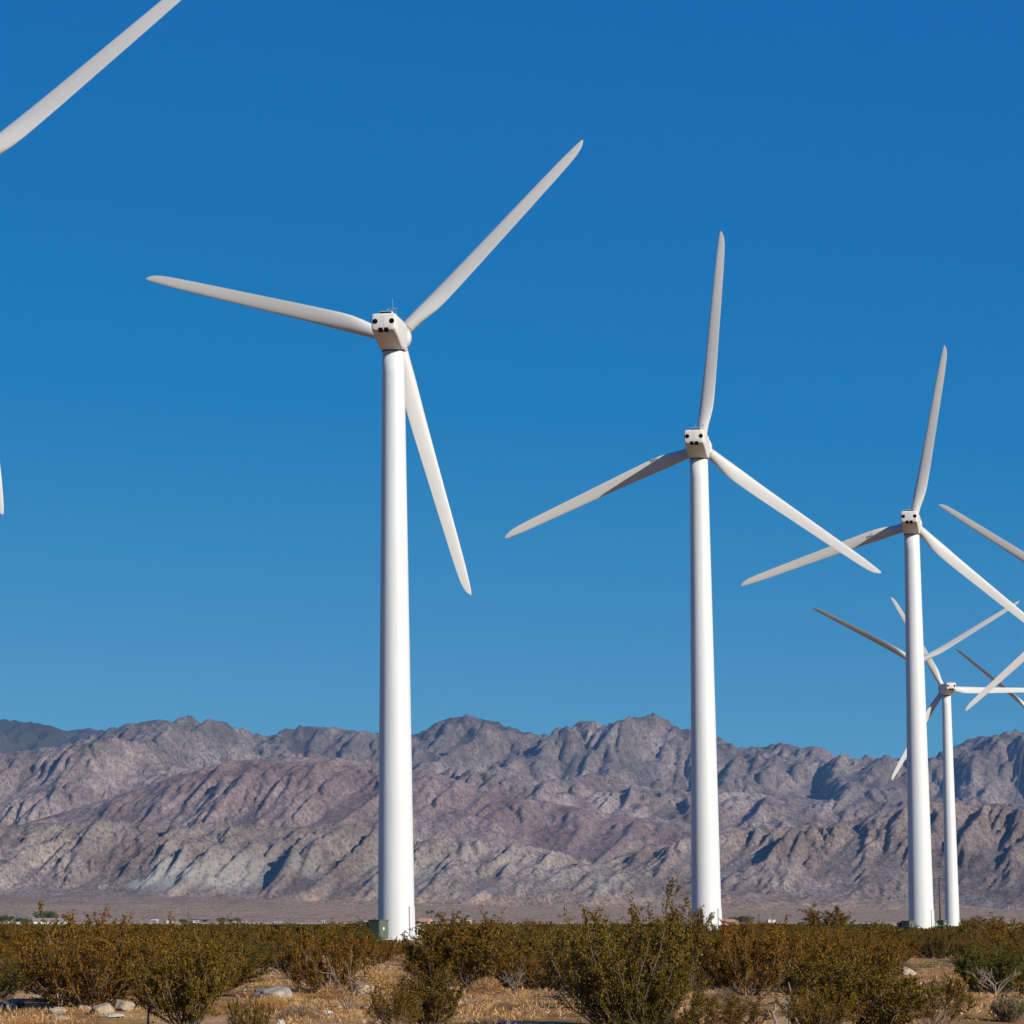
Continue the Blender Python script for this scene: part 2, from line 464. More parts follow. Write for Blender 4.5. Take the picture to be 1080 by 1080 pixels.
def mountain(name, D, table, fw, bw, cx, cy, seed, mat, warp=0.35, wl=420, rid=0.2, shear=0.4, drops=90000, power=1.15, apron=None, toe=-8.0, pxr=(-230, 1310), crest_n=0.02, strength=0.35, fine_a=0.03, fine_w=13):
    x0 = (pxr[0] - PPX) / FPX * D; x1 = (pxr[1] - PPX) / FPX * D
    xs = np.arange(x0, x1, cx)
    aw = apron[0] if apron else 0
    ys = np.arange(D - fw - aw, D + bw, cy)
    Y, X = np.meshgrid(ys, xs, indexing='ij')
    tx = np.array([t[0] for t in table], float); ty = np.array([t[1] for t in table], float)
    hor = 540 + FPX * math.tan(PITCH)
    pxc = PPX + X / D * FPX
    hc = (hor - np.interp(pxc, tx, ty)) * D / FPX + CAM_H
    # spurs: push the slope towards / away from the viewer along slanted noise
    w = fbm((X + shear * (D - Y)) / wl, (Y - D) / (wl * 4.5) + 3.1, seed, 5, 0.5, ridged=True)
    w2 = fbm(X / (wl * 2.3), Y / (wl * 2.3), seed + 50, 3, 0.5)
    Yd = (D - Y)                                 # metres in front of the crest
    s = Yd / fw
    env = np.clip(s * 3.0, 0, 1)
    s = np.where(Yd > 0, s - (w * warp + w2 * 0.5) * env * (0.35 + 0.65 * np.clip(1 - s, 0, 1)) * 0.8, s)
    P = np.where(s > 0, np.clip(1 - s, 0, 1) ** power, 1 - 0.6 * np.maximum(-Yd / bw, 0) ** 1.3)
    P = np.clip(P, 0, 1.04)
    H = hc * P
    if apron: H = np.where(P > 0.004, H, -99.0)
    amp = hc * np.clip(P, 0, 1) * (0.35 + 0.65 * np.clip(1.25 - P, 0, 1))
    H = H + amp * rid * (fbm((X + shear * Yd) / (wl * 0.42), Y / (wl * 1.7), seed + 11, 6, 0.55, ridged=True) - 0.45) * np.clip(np.abs(Yd) / (0.18 * fw), 0.12, 1)
    H = H + hc * crest_n * fbm(X / 45, Y / 90, seed + 23, 4, 0.65)
    if apron:
        # alluvial fan below the hills
        az = np.interp(pxc, apron[1], apron[2])   # height of the fan head
        t = np.clip((Y - (D - fw - aw)) / (aw + fw * 0.25), 0, 1)
        A = toe + (az - toe) * t ** 1.15 + 1.2 * fbm(X / 160, Y / 160, seed + 31, 4)
        H = np.where(H > A, H, A)
        H = np.maximum(H, A) 
    else:
        H = H + toe * np.clip(1 - P * 8, 0, 1)
    c = math.sqrt(cx * cy)
    H = erode(H, c, seed, drops, strength=strength)
    H = H + hc * np.clip(P, 0, 1) ** 0.7 * fine_a * fbm((X + shear * Yd) / (fine_w * cx), Y / (fine_w * 2.6 * cx), seed + 71, 4, 0.6, ridged=True)
    # scale the relief so that every peak has its surveyed height
    tp = np.tan(PITCH); pxv = PPX + FPX * X / (Y * math.cos(PITCH) + (H - CAM_H) * math.sin(PITCH))
    el = (H - CAM_H) / Y
    bins = np.arange(pxr[0], pxr[1], 3.0); ib = np.clip(((pxv - pxr[0]) / 3.0).astype(int), 0, len(bins) - 1)
    mx = np.full(len(bins), 1e-4); np.maximum.at(mx, ib.ravel(), el.ravel())
    want = np.maximum((hor - np.interp(bins + 1.5, tx, ty)) / FPX, 2e-3)
    rat = np.clip(want / np.maximum(mx, 2e-3), 0.5, 1.5)
    ker = np.exp(-0.5 * (np.arange(-8, 9) / 2.4) ** 2); ker /= ker.sum()
    rat = np.convolve(np.pad(rat, 8, mode='edge'), ker, 'valid')
    fac = np.interp(pxv, bins + 1.5, rat)
    floor = 34.0 if apron else 0.0
    H = np.where(H > floor, floor + (H - floor) * fac, H) if apron else np.where(H > 0, H * fac, H)
    n, k = Y.shape
    V = np.stack([X, Y, H], -1).reshape(-1, 3)
    i = np.arange(n - 1)[:, None] * k + np.arange(k - 1)[None]
    F = np.stack([i, i + 1, i + k + 1, i + k], -1).reshape(-1, 4)
    o = link_mesh(name, np_mesh(name, V, F), mat, smooth=True)
    tag(o, kind='structure')
    return o

SOIL = (0.32, 0.218, 0.145)
M_HILL_L = rock_mat('grey brown foothill rock', (0.112, 0.083, 0.070), (0.172, 0.134, 0.115), (0.25, 0.204, 0.174), 0.5, (0.05, 0.04, 0.033), 0.20, pale=(0.42, 0.40, 0.335), pale_z=(30, 44, 68, 110), veg=(100, 150, 0.5), soil=(12, 36, SOIL))
M_HILL_R = rock_mat('brown foothill rock', (0.118, 0.086, 0.071), (0.182, 0.141, 0.119), (0.265, 0.214, 0.180), 0.55, (0.05, 0.04, 0.033), 0.20, soil=(-4, 14, SOIL))
M_PURPLE = rock_mat('purple brown slope', (0.130, 0.086, 0.078), (0.19, 0.132, 0.116), (0.27, 0.204, 0.178), 0.45, (0.055, 0.045, 0.04), 0.15, grain=0.16)
M_MID = rock_mat('grey brown slope', (0.115, 0.082, 0.073), (0.185, 0.138, 0.120), (0.29, 0.230, 0.200), 0.55, (0.045, 0.040, 0.036), 0.12, veg=(200, 420, 0.35), grain=0.13)
M_FARM = rock_mat('far grey mountain rock', (0.095, 0.074, 0.066), (0.160, 0.122, 0.107), (0.25, 0.200, 0.174), 0.6, (0.036, 0.034, 0.030), 0.10, veg=(380, 640, 0.65), grain=0.10)
M_PINE = rock_mat('pine covered far ridge', (0.03, 0.032, 0.028), (0.05, 0.046, 0.038), (0.11, 0.092, 0.078), 0.8, (0.02, 0.026, 0.02), 0.09, veg=(0, 100, 0.8), grain=0.09)

mountain('foothill', 4600, [(-230,876),(0,872),(60,871),(150,869),(200,871),(270,873),(360,877),(400,877),(440,880),(480,887),(530,894),(570,900),(620,912),(680,928),(760,945),(1310,975)],
         470, 240, 3.0, 3.0, 3, M_HILL_L, warp=0.6, wl=170, rid=0.8, shear=0.35, drops=220000, fine_a=0.062, fine_w=15, apron=(1250, [-230, 0, 200, 400, 600, 800, 1310], [34, 34, 28, 18, 14, 10, 10]), toe=-6)
mountain('foothill', 5250, [(-230,1000),(480,985),(540,962),(590,938),(630,915),(662,902),(690,895),(720,888),(763,884),(790,876),(830,874),(887,872),(920,862),(960,852),(1003,849),(1037,852),(1080,859),(1150,866),(1310,880)],
         620, 330, 3.2, 3.2, 14, M_HILL_R, warp=0.85, wl=330, rid=0.75, shear=0.45, drops=200000, fine_a=0.058, fine_w=17, apron=(700, [-230, 500, 600, 1310], [-5, -4, 4, 6]), toe=-6, pxr=(480, 1310))
mountain('mountain', 6600, [(-230,905),(0,880),(30,868),(100,848),(180,822),(240,804),(290,800),(340,800),(400,804),(440,814),(480,822),(520,838),(560,845),(600,850),(640,858),(700,868),(760,872),(820,874),(900,876),(1310,890)],
         1150, 500, 4.2, 5, 25, M_PURPLE, warp=0.45, wl=420, rid=0.26, shear=0.3, drops=110000, fine_a=0.032, fine_w=16)
mountain('mountain', 8000, [(-230,812),(-60,803),(0,799),(60,791),(110,780),(130,780),(160,788),(200,811),(250,832),(330,838),(400,830),(440,822),(478,812),(510,807),(530,809),(560,822),(580,826),(610,818),(640,818),(680,832),(740,836),(800,838),(870,845),(930,846),(1000,842),(1060,850),(1310,850)],
         1500, 600, 5, 6, 37, M_MID, warp=0.55, wl=420, rid=0.38, shear=0.3, drops=110000, fine_a=0.034, fine_w=15)
mountain('mountain', 10500, [(-230,800),(-60,797),(20,794),(70,787),(92,779),(112,771),(150,762),(185,759),(210,760),(240,764),(265,775),(285,777),(300,770),(330,767),(360,770),(400,775),(438,776),(460,764),(490,755),(502,756),(520,768),(555,776),(575,775),(590,772),(600,766),(618,760),(640,766),(647,766),(665,757),(687,754),(705,762),(720,772),(745,776),(765,782),(785,792),(800,788),(828,785),(850,790),(865,790),(885,797),(905,801),(925,798),(945,801),(970,805),(985,800),(1005,787),(1030,779),(1060,774),(1080,772),(1150,768),(1310,785)],
         2600, 800, 7, 8, 52, M_FARM, warp=0.6, wl=520, rid=0.30, shear=0.25, drops=120000, crest_n=0.012, fine_a=0.017, fine_w=13)
mountain('mountain', 12500, [(-230,765),(-60,756),(0,760),(40,764),(75,773),(90,769),(130,775),(200,790),(400,790),(470,775),(500,758),(520,762),(555,774),(590,782),(700,800),(1310,820)],
         1500, 600, 9, 10, 66, M_PINE, warp=0.4, wl=500, rid=0.2, shear=0.2, drops=60000)

# ------------------------------------------------------------------ wind turbines
HUB, TTOP, RROT, OVER, TILT = 50.15, 48.65, 22.5, 2.1, 4.7

def make_turbine():
    root = empty('wind_turbine', (0, 0, 0))
    # tower: three slightly tapered welded cans, foundation below the soil
    m = MB(); n = 64
    rings = []
    zs = [-1.5, 0.0] + [TTOP * q / 24 for q in range(1, 25)]
    for z in zs:
        t = max(z, 0) / TTOP
        r = 1.52 + (0.915 - 1.52) * t
        rings.append([(r * math.cos(2*math.pi*i/n), r * math.sin(2*math.pi*i/n), z) for i in range(n)])
    m.quadstrip(rings)
    tw = m.build('tower', M_TOWER, root, smooth=True)
    # base ring with anchor bolts
    m = MB()
    m.quadstrip([[((1.52 + e) * math.cos(2*math.pi*i/48), (1.52 + e) * math.sin(2*math.pi*i/48), z) for i in range(48)] for e, z in ((0.02, -0.3), (0.22, -0.3), (0.22, 0.16), (0.02, 0.16))], cap0=False, cap1=False)
    for i in range(24):
        a = 2*math.pi*i/24
        m.tube((1.65*math.cos(a), 1.65*math.sin(a), 0.15), (1.65*math.cos(a), 1.65*math.sin(a), 0.34), 0.03, n=6)
    m.build('base_flange', M_TOWER, tw)
    # door, on the sunlit right of the tower
    ad = R_(-17)
    def on(aa, z, e):
        r = 1.52 + (0.915 - 1.52) * z / TTOP + e
        return (r * math.cos(aa), r * math.sin(aa), z)
    m = MB(); da = 0.30
    for z0, z1, a0, a1 in ((0.45, 2.6, ad - da, ad - da + 0.035), (0.45, 2.6, ad + da - 0.035, ad + da), (2.6, 2.68, ad - da, ad + da), (0.38, 0.45, ad - da, ad + da)):
        for k in range(6):
            b0 = a0 + (a1 - a0) * k / 6; b1 = a0 + (a1 - a0) * (k + 1) / 6
            m.quadstrip([[on(b0, z0, .01), on(b1, z0, .01), on(b1, z0, .06), on(b0, z0, .06)], [on(b0, z1, .01), on(b1, z1, .01), on(b1, z1, .06), on(b0, z1, .06)]])
    m.build('door_frame', M_TOWER, tw)
    m = MB(); b0 = ad - da - .045; b1 = ad - da - .004
    m.quadstrip([[on(b0, .3, .005), on(b1, .3, .005), on(b1, .3, .035), on(b0, .3, .035)], [on(b0, 2.75, .005), on(b1, 2.75, .005), on(b1, 2.75, .035), on(b0, 2.75, .035)]])
    m.build('door_gap', M_SEAM, tw)
    m = MB()
    for k in range(8):
        b0 = ad - da + .04 + (2*da - .08) * k / 8; b1 = ad - da + .04 + (2*da - .08) * (k + 1) / 8
        m.quadstrip([[on(b0, .47, .01), on(b1, .47, .01), on(b1, .47, .03), on(b0, .47, .03)], [on(b0, 2.58, .01), on(b1, 2.58, .01), on(b1, 2.58, .03), on(b0, 2.58, .03)]])
    m.build('door', M_TOWER, tw)
    # service steps and rails below the door
    m = MB(); u = Vector((math.cos(ad), math.sin(ad), 0)); w = Vector((-u.y, u.x, 0))
    for k in range(3):
        c = u * (1.75 + 0.27 * k) + Vector((0, 0, 0.34 - 0.14 * k))
        m.quadstrip([[c + w*sx*0.42 + u*sy*0.13 for sx, sy in ((-1,-1),(1,-1),(1,1),(-1,1))], [c + w*sx*0.42 + u*sy*0.13 + Vector((0,0,.04)) for sx, sy in ((-1,-1),(1,-1),(1,1),(-1,1))]])
    for sx in (-1, 1):
        p0 = u * 1.68 + w * sx * 0.46; p1 = u * 2.45 + w * sx * 0.46
        m.tube(p0 + Vector((0,0,-.1)), p0 + Vector((0,0,1.05)), .025); m.tube(p1 + Vector((0,0,-.2)), p1 + Vector((0,0,.75)), .025)
        m.tube(p0 + Vector((0,0,1.05)), p1 + Vector((0,0,.75)), .025)
    m.build('entry_steps', M_TOWER, tw)
    # yaw collar, black to stand in for the thin shadow under the nacelle
    m = MB()
    m.quadstrip([[(r * math.cos(2*math.pi*i/48), r * math.sin(2*math.pi*i/48), z) for i in range(48)] for r, z in ((0.93, TTOP - .10), (0.93, TTOP + .05))])
    m.build('yaw_bearing_shadow', M_DARK, root, smooth=False)
    # nacelle: lofted rounded box, deeper and wider towards the rotor
    m = MB(); k = 40; rings = []
    secs = [  # y, half width, z bottom, z top, corner exponent
        (-4.55, .86, 49.80, 50.96, 7), (-4.51, .96, 49.76, 51.08, 7), (-4.43, 1.01, 49.70, 51.13, 8), (-3.0, 1.035, 49.27, 51.15, 9), (-1.35, 1.06, 48.80, 51.16, 9), (-0.95, 1.07, 48.73, 51.16, 9),
        (0.5, 1.07, 48.72, 51.15, 9), (0.95, 1.05, 48.74, 51.12, 8), (1.12, .98, 48.83, 51.05, 7), (1.2, .86, 48.95, 50.95, 6)]
    for y, hw, zb, zt, ex in secs:
        r = []
        for i in range(k):
            a = 2*math.pi*(i + .5)/k
            c, s_ = math.cos(a), math.sin(a)
            xx = hw * math.copysign(abs(c) ** (2/ex), c); z = (zb+zt)/2 + (zt-zb)/2 * math.copysign(abs(s_) ** (2/ex), s_)
            # the lower flanks draw in towards the tower
            low = max(0, (50.1 - z) / 1.2)
            xx *= 1 - 0.05 * low * low
            r.append((xx, y, z))
        rings.append(r)
    m.quadstrip(rings)
    nac = m.build('nacelle', M_NAC, root, smooth=True)
    md = nac.modifiers.new('split', 'EDGE_SPLIT'); md.split_angle = R_(42)
    yb = -4.55
    for sx in (-1, 1):
        q = MB()
        q.quadstrip([[(sx*.69 + r*math.cos(2*math.pi*i/28), y, 50.46 + r*math.sin(2*math.pi*i/28)) for i in range(28)] for r, y in ((.215, yb+.06), (.215, yb-.012), (.19, yb-.012), (.18, yb-.004))], cap0=False)
        q.build('exhaust_port', M_DARK, nac)
    for sx in (-1, 1):
        q = MB(); q.box(sx*.24-.17, sx*.24+.17, yb-.02, yb+.30, 49.58, 49.93)
        q.build('intake_vent', M_DARK, nac)
    q = MB(); q.box(-.008, .008, yb-.004, yb+.01, 49.95, 50.92); q.build('panel_seam', M_SEAM, nac)
    q = MB(); q.box(-.36, .66, -4.25, -3.0, 51.12, 51.34)
    q.build('roof_hatch', M_NAC, nac, bevel=.02)
    q = MB(); q.box(-.32, .62, -4.33, -4.252, 51.15, 51.29); q.build('hatch_slot', M_DARK, nac)
    for dx, hh, cup in ((.0, .72, 0), (.32, 1.05, 1), (.60, .78, 2)):
        q = MB(); y0 = -1.9
        if cup == 1: q.tube((dx, y0, 51.1), (dx, y0, 51.1 + 1.75), .028, .012, 6)
        else:
            q.tube((dx, y0, 51.1), (dx, y0, 51.1 + hh), .03, .022, 6)
            q.box(dx-.13, dx+.13, y0-.02, y0+.02, 51.1 + hh, 51.14 + hh)
            q.tube((dx-.12, y0, 51.12+hh), (dx-.12, y0, 51.3+hh), .04, .03, 6)
            q.box(dx+.1, dx+.13, y0-.1, y0+.1, 51.1+hh, 51.26+hh)
        q.build('weather_mast', M_STEEL, nac)
    for ob in [nac] + list(nac.children): ob.data.transform(Matrix.Translation((0, 0, -0.10)))
    # hub with short nose cone
    rot = Matrix.Translation((0, OVER, HUB)) @ Matrix.Rotation(R_(TILT), 4, 'X')
    m = MB(); prof = [(-.80, .80), (-.70, 1.02), (-.35, 1.14), (.15, 1.17), (.6, 1.10), (1.0, .88), (1.3, .52), (1.45, .18), (1.47, .01)]
    m.quadstrip([[(r*math.cos(2*math.pi*i/32), y, r*math.sin(2*math.pi*i/32)) for i in range(32)] for y, r in prof])
    hub = m.build('hub', M_NAC, root, smooth=True); hub.matrix_local = rot
    # blade
    st = [0.0, .55, 1.1, 1.6, 2.3, 3.2, 4.1, 5.0, 6.5, 8.5, 11, 13.5, 16, 18.5, 20.2, 21.2, 21.8, 22.2, 22.42, 22.5]
    ch = [1.1, 1.1, 1.1, 1.1, 1.16, 1.36, 1.50, 1.52, 1.45, 1.36, 1.25, 1.15, 1.06, .96, .86, .74, .58, .38, .17, .05]
    ro = [1, 1, 1, .96, .74, .42, .22, .13, .05, 0, 0, 0, 0, 0, 0, 0, 0, 0, 0, 0]   # roundness of the root
    tk = [1, 1, 1, .96, .80, .56, .40, .33, .28, .24, .21, .19, .18, .17, .16, .16, .16, .16, .2, .3]
    m = MB(); rings = []; K = 36
    for r, c, rd, t in zip(st, ch, ro, tk):
        be = R_(13.0 * (1 - min(r / 22.5, 1)) ** 1.6 + 13.0)
        ring = []
        for i in range(K):
            a = 2*math.pi*i/K
            # aerofoil-like outline: x from leading (0) to trailing (1)
            xx = 0.5 - 0.5*math.cos(a)
            yt = 0.6 * (1.4845*math.sqrt(max(xx,0)) - .63*xx - 1.758*xx**2 + 1.4215*xx**3 - .5075*xx**4) * 1.667 * t
            ya = yt * (1 if math.sin(a) >= 0 else -0.75)
            af = ((xx - .30) * c, ya * c)
            ci = (-.5 * c * math.cos(a), .5 * c * math.sin(a))
            px_ = ci[0]*rd + af[0]*(1-rd); py_ = ci[1]*rd + af[1]*(1-rd)
            if r > 21: px_ -= (1 - (c / .60)) * 0.05
            X = px_*math.cos(be) + py_*math.sin(be); Yv = -px_*math.sin(be) + py_*math.cos(be)
            ring.append((X, Yv - 0.0009*r*r*0, r))
        rings.append(ring)
    m.quadstrip(rings)
    bme = None
    for kx in range(3):
        if bme is None:
            b = m.build('blade', M_BLADE, root, smooth=True); bme = b.data
            cm = MB(); cm.quadstrip([[(r * math.cos(2*math.pi*i/32), r * math.sin(2*math.pi*i/32), z) for i in range(32)] for r, z in ((.552, 1.28), (.572, 1.285), (.572, 1.335), (.552, 1.34))], cap0=False, cap1=False)
            rc = cm.build('root_collar', M_SEAM, b)
        else:
            b = bpy.data.objects.new('blade', bme); COL.objects.link(b); b.parent = root
            c2 = rc.copy(); COL.objects.link(c2); c2.parent = b
    return root

def place_turbine(root, x, y, yaw, phase, label, pitch=0.0):
    g = float(np.interp(max(y, 0), GX, GZ))
    root.location = (x, y, g); root.rotation_euler = (0, 0, -R_(yaw))
    for ch in root.children:
        if ch.name.startswith('blade'): continue
        if ch.name.startswith('hub'):
            ch.matrix_local = Matrix.Translation((0, OVER, HUB - g)) @ Matrix.Rotation(R_(TILT), 4, 'X')
        else:
            ch.location.z = -g
    bl = [c for c in root.children if c.name.startswith('blade')]
    for k, b in enumerate(bl):
        b.matrix_local = Matrix.Translation((0, OVER, HUB - g)) @ Matrix.Rotation(R_(TILT), 4, 'X') @ Matrix.Rotation(R_(90 - phase - 120 * k), 4, 'Y') @ Matrix.Rotation(-R_(pitch), 4, 'Z')
    tag(root, label, 'wind turbine', 'white three bladed wind turbines on the desert plain')

TURB = [
    (-20.02, 207.236, 13.0, 36.8, 'nearest white turbine, only two blades reaching in at the upper left edge'),
    (11.427, 267.142, 12.5, 44.8, 'tallest whole white turbine, left of centre with a green box at its foot'),
    (45.553, 331.342, 13.4, 83.2, 'second whole white turbine, right of centre with bush tops before its base'),
    (80.776, 397.898, 14.8, 78.3, 'third white turbine on the right, in front of the wooden utility pole'),
    (146.75, 690.831, -1.5, 119.9, 'small distant white turbine right of the utility pole with one blade level'),
    (126.3, 619.47, 10.0, 31.0, 'distant white turbine hidden behind the third tower with two blades showing'),
    (181.394, 760.18, -3.1, 21.1, 'farthest white turbine at the right edge with dark blades over the mountain'),
    (119.643, 476.452, 13, 25.1, 'turbine beyond the right edge with one grey blade descending leftwards into view'),
    (132.36, 526.46, 5, -18.4, 'turbine beyond the right edge with one pale blade pointing down into view'),
]
turb0 = make_turbine()
for i, (x, y, yaw, ph, lab) in enumerate(TURB):
    t = turb0 if i == 0 else copy_tree(turb0)
    place_turbine(t, x, y, yaw, ph, lab, {5: 22.0, 6: 44.0}.get(i, 0.0))

# ------------------------------------------------------------------ transformer boxes
def make_box():
    root = empty('transformer_box', (0, 0, 0))
    m = MB(); m.box(-.62, .62, -.52, .52, .10, 1.55)
    body = m.build('body', M_GREEN, root, bevel=.025)
    m = MB(); m.box(-.66, .66, -.56, .56, 1.552, 1.62)
    m.build('lid', M_GREEN, root, bevel=.02)
    m = MB(); m.box(-1.0, .85, -.75, .75, -.6, .098)
    m.build('concrete_pad', M_CONC, root)
    # open terminal bay on the left end, its door swung out towards the viewer
    m = MB(); m.box(-.92, -.622, -.38, .50, .12, 1.46); m.build('terminal_bay', M_DARK, body)
    m = MB(); m.box(-1.32, -.90, -.44, -.40, .16, 1.40); m.build('open_door', M_GREEN, root)
    m = MB(); m.box(.622, .64, -.44, -.01, .2, 1.46); m.box(.622, .64, .01, .44, .2, 1.46); m.build('side_door', M_GREEN, body)
    m = MB(); m.box(-.54, .54, -.545, -.522, .2, 1.46); m.build('front_panel', M_GREEN, body)
    m = MB(); m.box(.642, .652, -.16, .02, .80, 1.02); m.build('warning_label', M_STAKE, body)
    m = MB(); m.tube((.64, .10, .7), (.70, .10, .7), .035, n=8); m.build('handle', M_STEEL, body)
    return root
BOXES = [(399.0, 263.0, -45, 1.0, 'large green transformer box beside the tallest tower, its left end open and dark'),
         (957.5, 393.0, -48, 1.0, 'dark green transformer box left of the third tower among low scrub'),
         (994.0, 684.0, -48, 1.1, 'small green transformer box behind the utility pole beside the small distant tower')]
box0 = make_box()
for i, (px, y, rz, sc, lab) in enumerate(BOXES):
    b = box0 if i == 0 else copy_tree(box0)
    x = (px - PPX) / FPX * (y * math.cos(PITCH))
    b.location = (x, y, float(gz(x, y))); b.rotation_euler = (0, 0, R_(rz)); b.scale = (sc, sc, sc)
    tag(b, lab, 'transformer box', 'green transformer boxes at the tower feet')

# ------------------------------------------------------------------ utility poles
def make_pole(x, y, z, h, arm, label, group=None, tilt=0):
    root = empty('utility_pole', (x, y, z), 0.25, label, 'utility pole', group)
    m = MB(); m.tube((0, 0, -.8), (tilt * h, 0, h), .19, .13, 10); m.build('pole', M_WOODPOLE, root, smooth=True)
    if arm:
        m = MB(); m.box(-arm/2 + tilt*h, arm/2 + tilt*h, -.34, -.14, h - .62, h - .34); c = m.build('crossarm', M_WOODPOLE, root)
        for k in (-.46, -.2, .2, .46):
            m = MB(); m.tube((tilt*h + k*arm, -.14, h - .38), (tilt*h + k*arm, -.14, h - .12), .05, .035, 8); m.build('insulator', M_STEEL, c)
    return root
x = (991.5 - PPX) / FPX * 742 * math.cos(PITCH)
make_pole(x, 742, float(gz(x, 742)), 11.6, 2.3, 'dark brown wooden utility pole with crossarm between two white towers on the right')

# ------------------------------------------------------------------ vegetation
def leaves_mesh(name, C, D, L, W, rng):
    """one quad per leaf: centre, direction, length, width"""
    n = len(C)
    D = D / (np.linalg.norm(D, axis=1, keepdims=True) + 1e-9)
    R = rng.normal(size=(n, 3)); S = np.cross(D, R); S /= np.linalg.norm(S, axis=1, keepdims=True) + 1e-9
    l = (L / 2)[:, None] * D; w = (W / 2)[:, None] * S
    V = np.stack([C - l, C + w * 1.0 + l * 0.1, C + l, C - w * 1.0 + l * 0.1], 1).reshape(-1, 3)
    F = np.arange(n * 4).reshape(-1, 4)
    return np_mesh(name, V, F)

def tubes_mesh(name, segs, sides=4):
    """segs: list of (points (k,3), radii (k,))"""
    V = []; F = []; b = 0
    for P, r in segs:
        k = len(P)
        d = np.gradient(P, axis=0); d /= np.linalg.norm(d, axis=1, keepdims=True) + 1e-9
        ref = np.array([0.31, 0.84, 0.44]); a = np.cross(d, ref); a /= np.linalg.norm(a, axis=1, keepdims=True) + 1e-9
        c = np.cross(d, a)
        th = 2 * np.pi * np.arange(sides) / sides
        ring = P[:, None] + r[:, None, None] * (a[:, None] * np.cos(th)[None, :, None] + c[:, None] * np.sin(th)[None, :, None])
        V.append(ring.reshape(-1, 3))
        i = b + np.arange(k - 1)[:, None] * sides + np.arange(sides)[None]
        j = b + np.arange(k - 1)[:, None] * sides + (np.arange(sides)[None] + 1) % sides
        F.append(np.stack([i, j, j + sides, i + sides], -1).reshape(-1, 4)); b += k * sides
    return np_mesh(name, np.concatenate(V), np.concatenate(F))

def unit(v): return v / (np.linalg.norm(v) + 1e-9)

def bush_data(seed, H=2.0, R=1.2, nst=34, ntw=9, nlf=11, lean=1.0, leaf=0.045, bare=0.2, plume=0.0):
    rng = np.random.RandomState(seed)
    stems = []; C = []; D = []
    def leafy(p0, p1, n, sp):
        t = rng.rand(n, 1) ** 0.8
        C.append(p0 + (p1 - p0) * t + rng.normal(size=(n, 3)) * sp)
        D.append(np.tile(unit(p1 - p0), (n, 1)) + rng.normal(size=(n, 3)) * 0.55 + np.array([0, 0, 0.25]))
    for i in range(nst):
        az = 2 * np.pi * (i + rng.rand()) / nst * 2.618
        u = rng.rand()
        th = lean * (0.12 + 0.85 * math.sqrt(u))
        tall = 1.0 if u < 0.5 else 1.0 - 0.45 * (u - 0.5)
        L = H * tall * (0.78 + 0.30 * rng.rand()) + plume * (rng.rand() < 0.22) * rng.rand()
        k = 8; P = [np.array([rng.normal() * .07 * R, rng.normal() * .07 * R, -0.08])]
        a2 = az
        for j in range(k):
            t = j / (k - 1)
            a2 += rng.normal() * 0.16
            th_j = th * (1.15 - 0.75 * t) + rng.normal() * 0.07
            d = np.array([math.sin(th_j) * math.cos(a2), math.sin(th_j) * math.sin(a2), math.cos(th_j)])
            d[:2] *= R / (0.6 * H)
            P.append(P[-1] + d * L / k)
        P = np.array(P)
        P[:, 2] *= 1.0
        stems.append((P, np.linspace(0.019, 0.004, len(P)) * (0.7 + 0.6 * rng.rand())))
        for q in range(ntw):
            t = bare + (1 - bare) * (q + rng.rand()) / ntw
            f = t * (len(P) - 1); j = min(int(f), len(P) - 2); p = P[j] + (P[j + 1] - P[j]) * (f - j)
            sd = unit(P[j + 1] - P[j])
            d = unit(sd * 0.9 + rng.normal(size=3) * 0.6 + np.array([0, 0, 0.45]))
            l = (0.26 + 0.28 * rng.rand()) * H / 2 * (1.1 - 0.3 * t)
            e = p + d * l
            stems.append((np.array([p, p + d * l * 0.55 + rng.normal(size=3) * .015, e]), np.array([0.006, 0.004, 0.002])))
            leafy(p + (e - p) * 0.2, e, int(nlf * 1.7), 0.022)
            for s_ in range(3):
                tt = 0.25 + 0.7 * rng.rand(); p2 = p + (e - p) * tt
                d2 = unit(d + rng.normal(size=3) * 0.6 + np.array([0, 0, 0.35])); e2 = p2 + d2 * l * (0.3 + 0.35 * rng.rand())
                leafy(p2, e2, int(nlf * 1.6), 0.02)
        leafy(P[-3], P[-1], nlf * 5, 0.035)
        leafy(P[-2], P[-1] + (P[-1] - P[-2]) * 0.4, nlf * 4, 0.028)
    C = np.concatenate(C); D = np.concatenate(D)
    keep = C[:, 2] > 0.05
    C = C[keep]; D = D[keep]; n = len(C)
    L = leaf * (0.7 + 0.7 * rng.rand(n)); W = L * (0.42 + 0.25 * rng.rand(n))
    return leaves_mesh('foliage', C, D, L, W, rng), tubes_mesh('stems', stems), float(np.percentile(C[:, 2], 99.5)), float(np.percentile(np.abs(C[:, :2]), 97))

VARS = [bush_data(101, 2.0, 1.25, 38, 9, 11, 1.0),
        bush_data(102, 2.0, 1.05, 32, 9, 11, 0.85, plume=0.5),
        bush_data(103, 1.9, 1.45, 36, 9, 11, 1.2),
        bush_data(104, 2.0, 1.15, 26, 10, 8, 1.0, bare=0.42, plume=0.4),
        bush_data(105, 1.7, 1.5, 40, 8, 10, 1.25),
        bush_data(106, 2.1, 1.0, 24, 10, 11, 0.8, bare=0.35, plume=0.6)]
DENSE = bush_data(120, 1.5, 1.3, 52, 10, 12, 1.3, leaf=0.042, bare=0.18)
OPEN = bush_data(121, 2.0, 0.9, 9, 9, 12, 0.55, bare=0.55)
BIG = [bush_data(130, 2.3, 1.5, 56, 10, 10, 1.0, leaf=0.042, plume=0.8), bush_data(131, 2.1, 1.7, 56, 10, 10, 1.15, leaf=0.042, plume=0.5)]
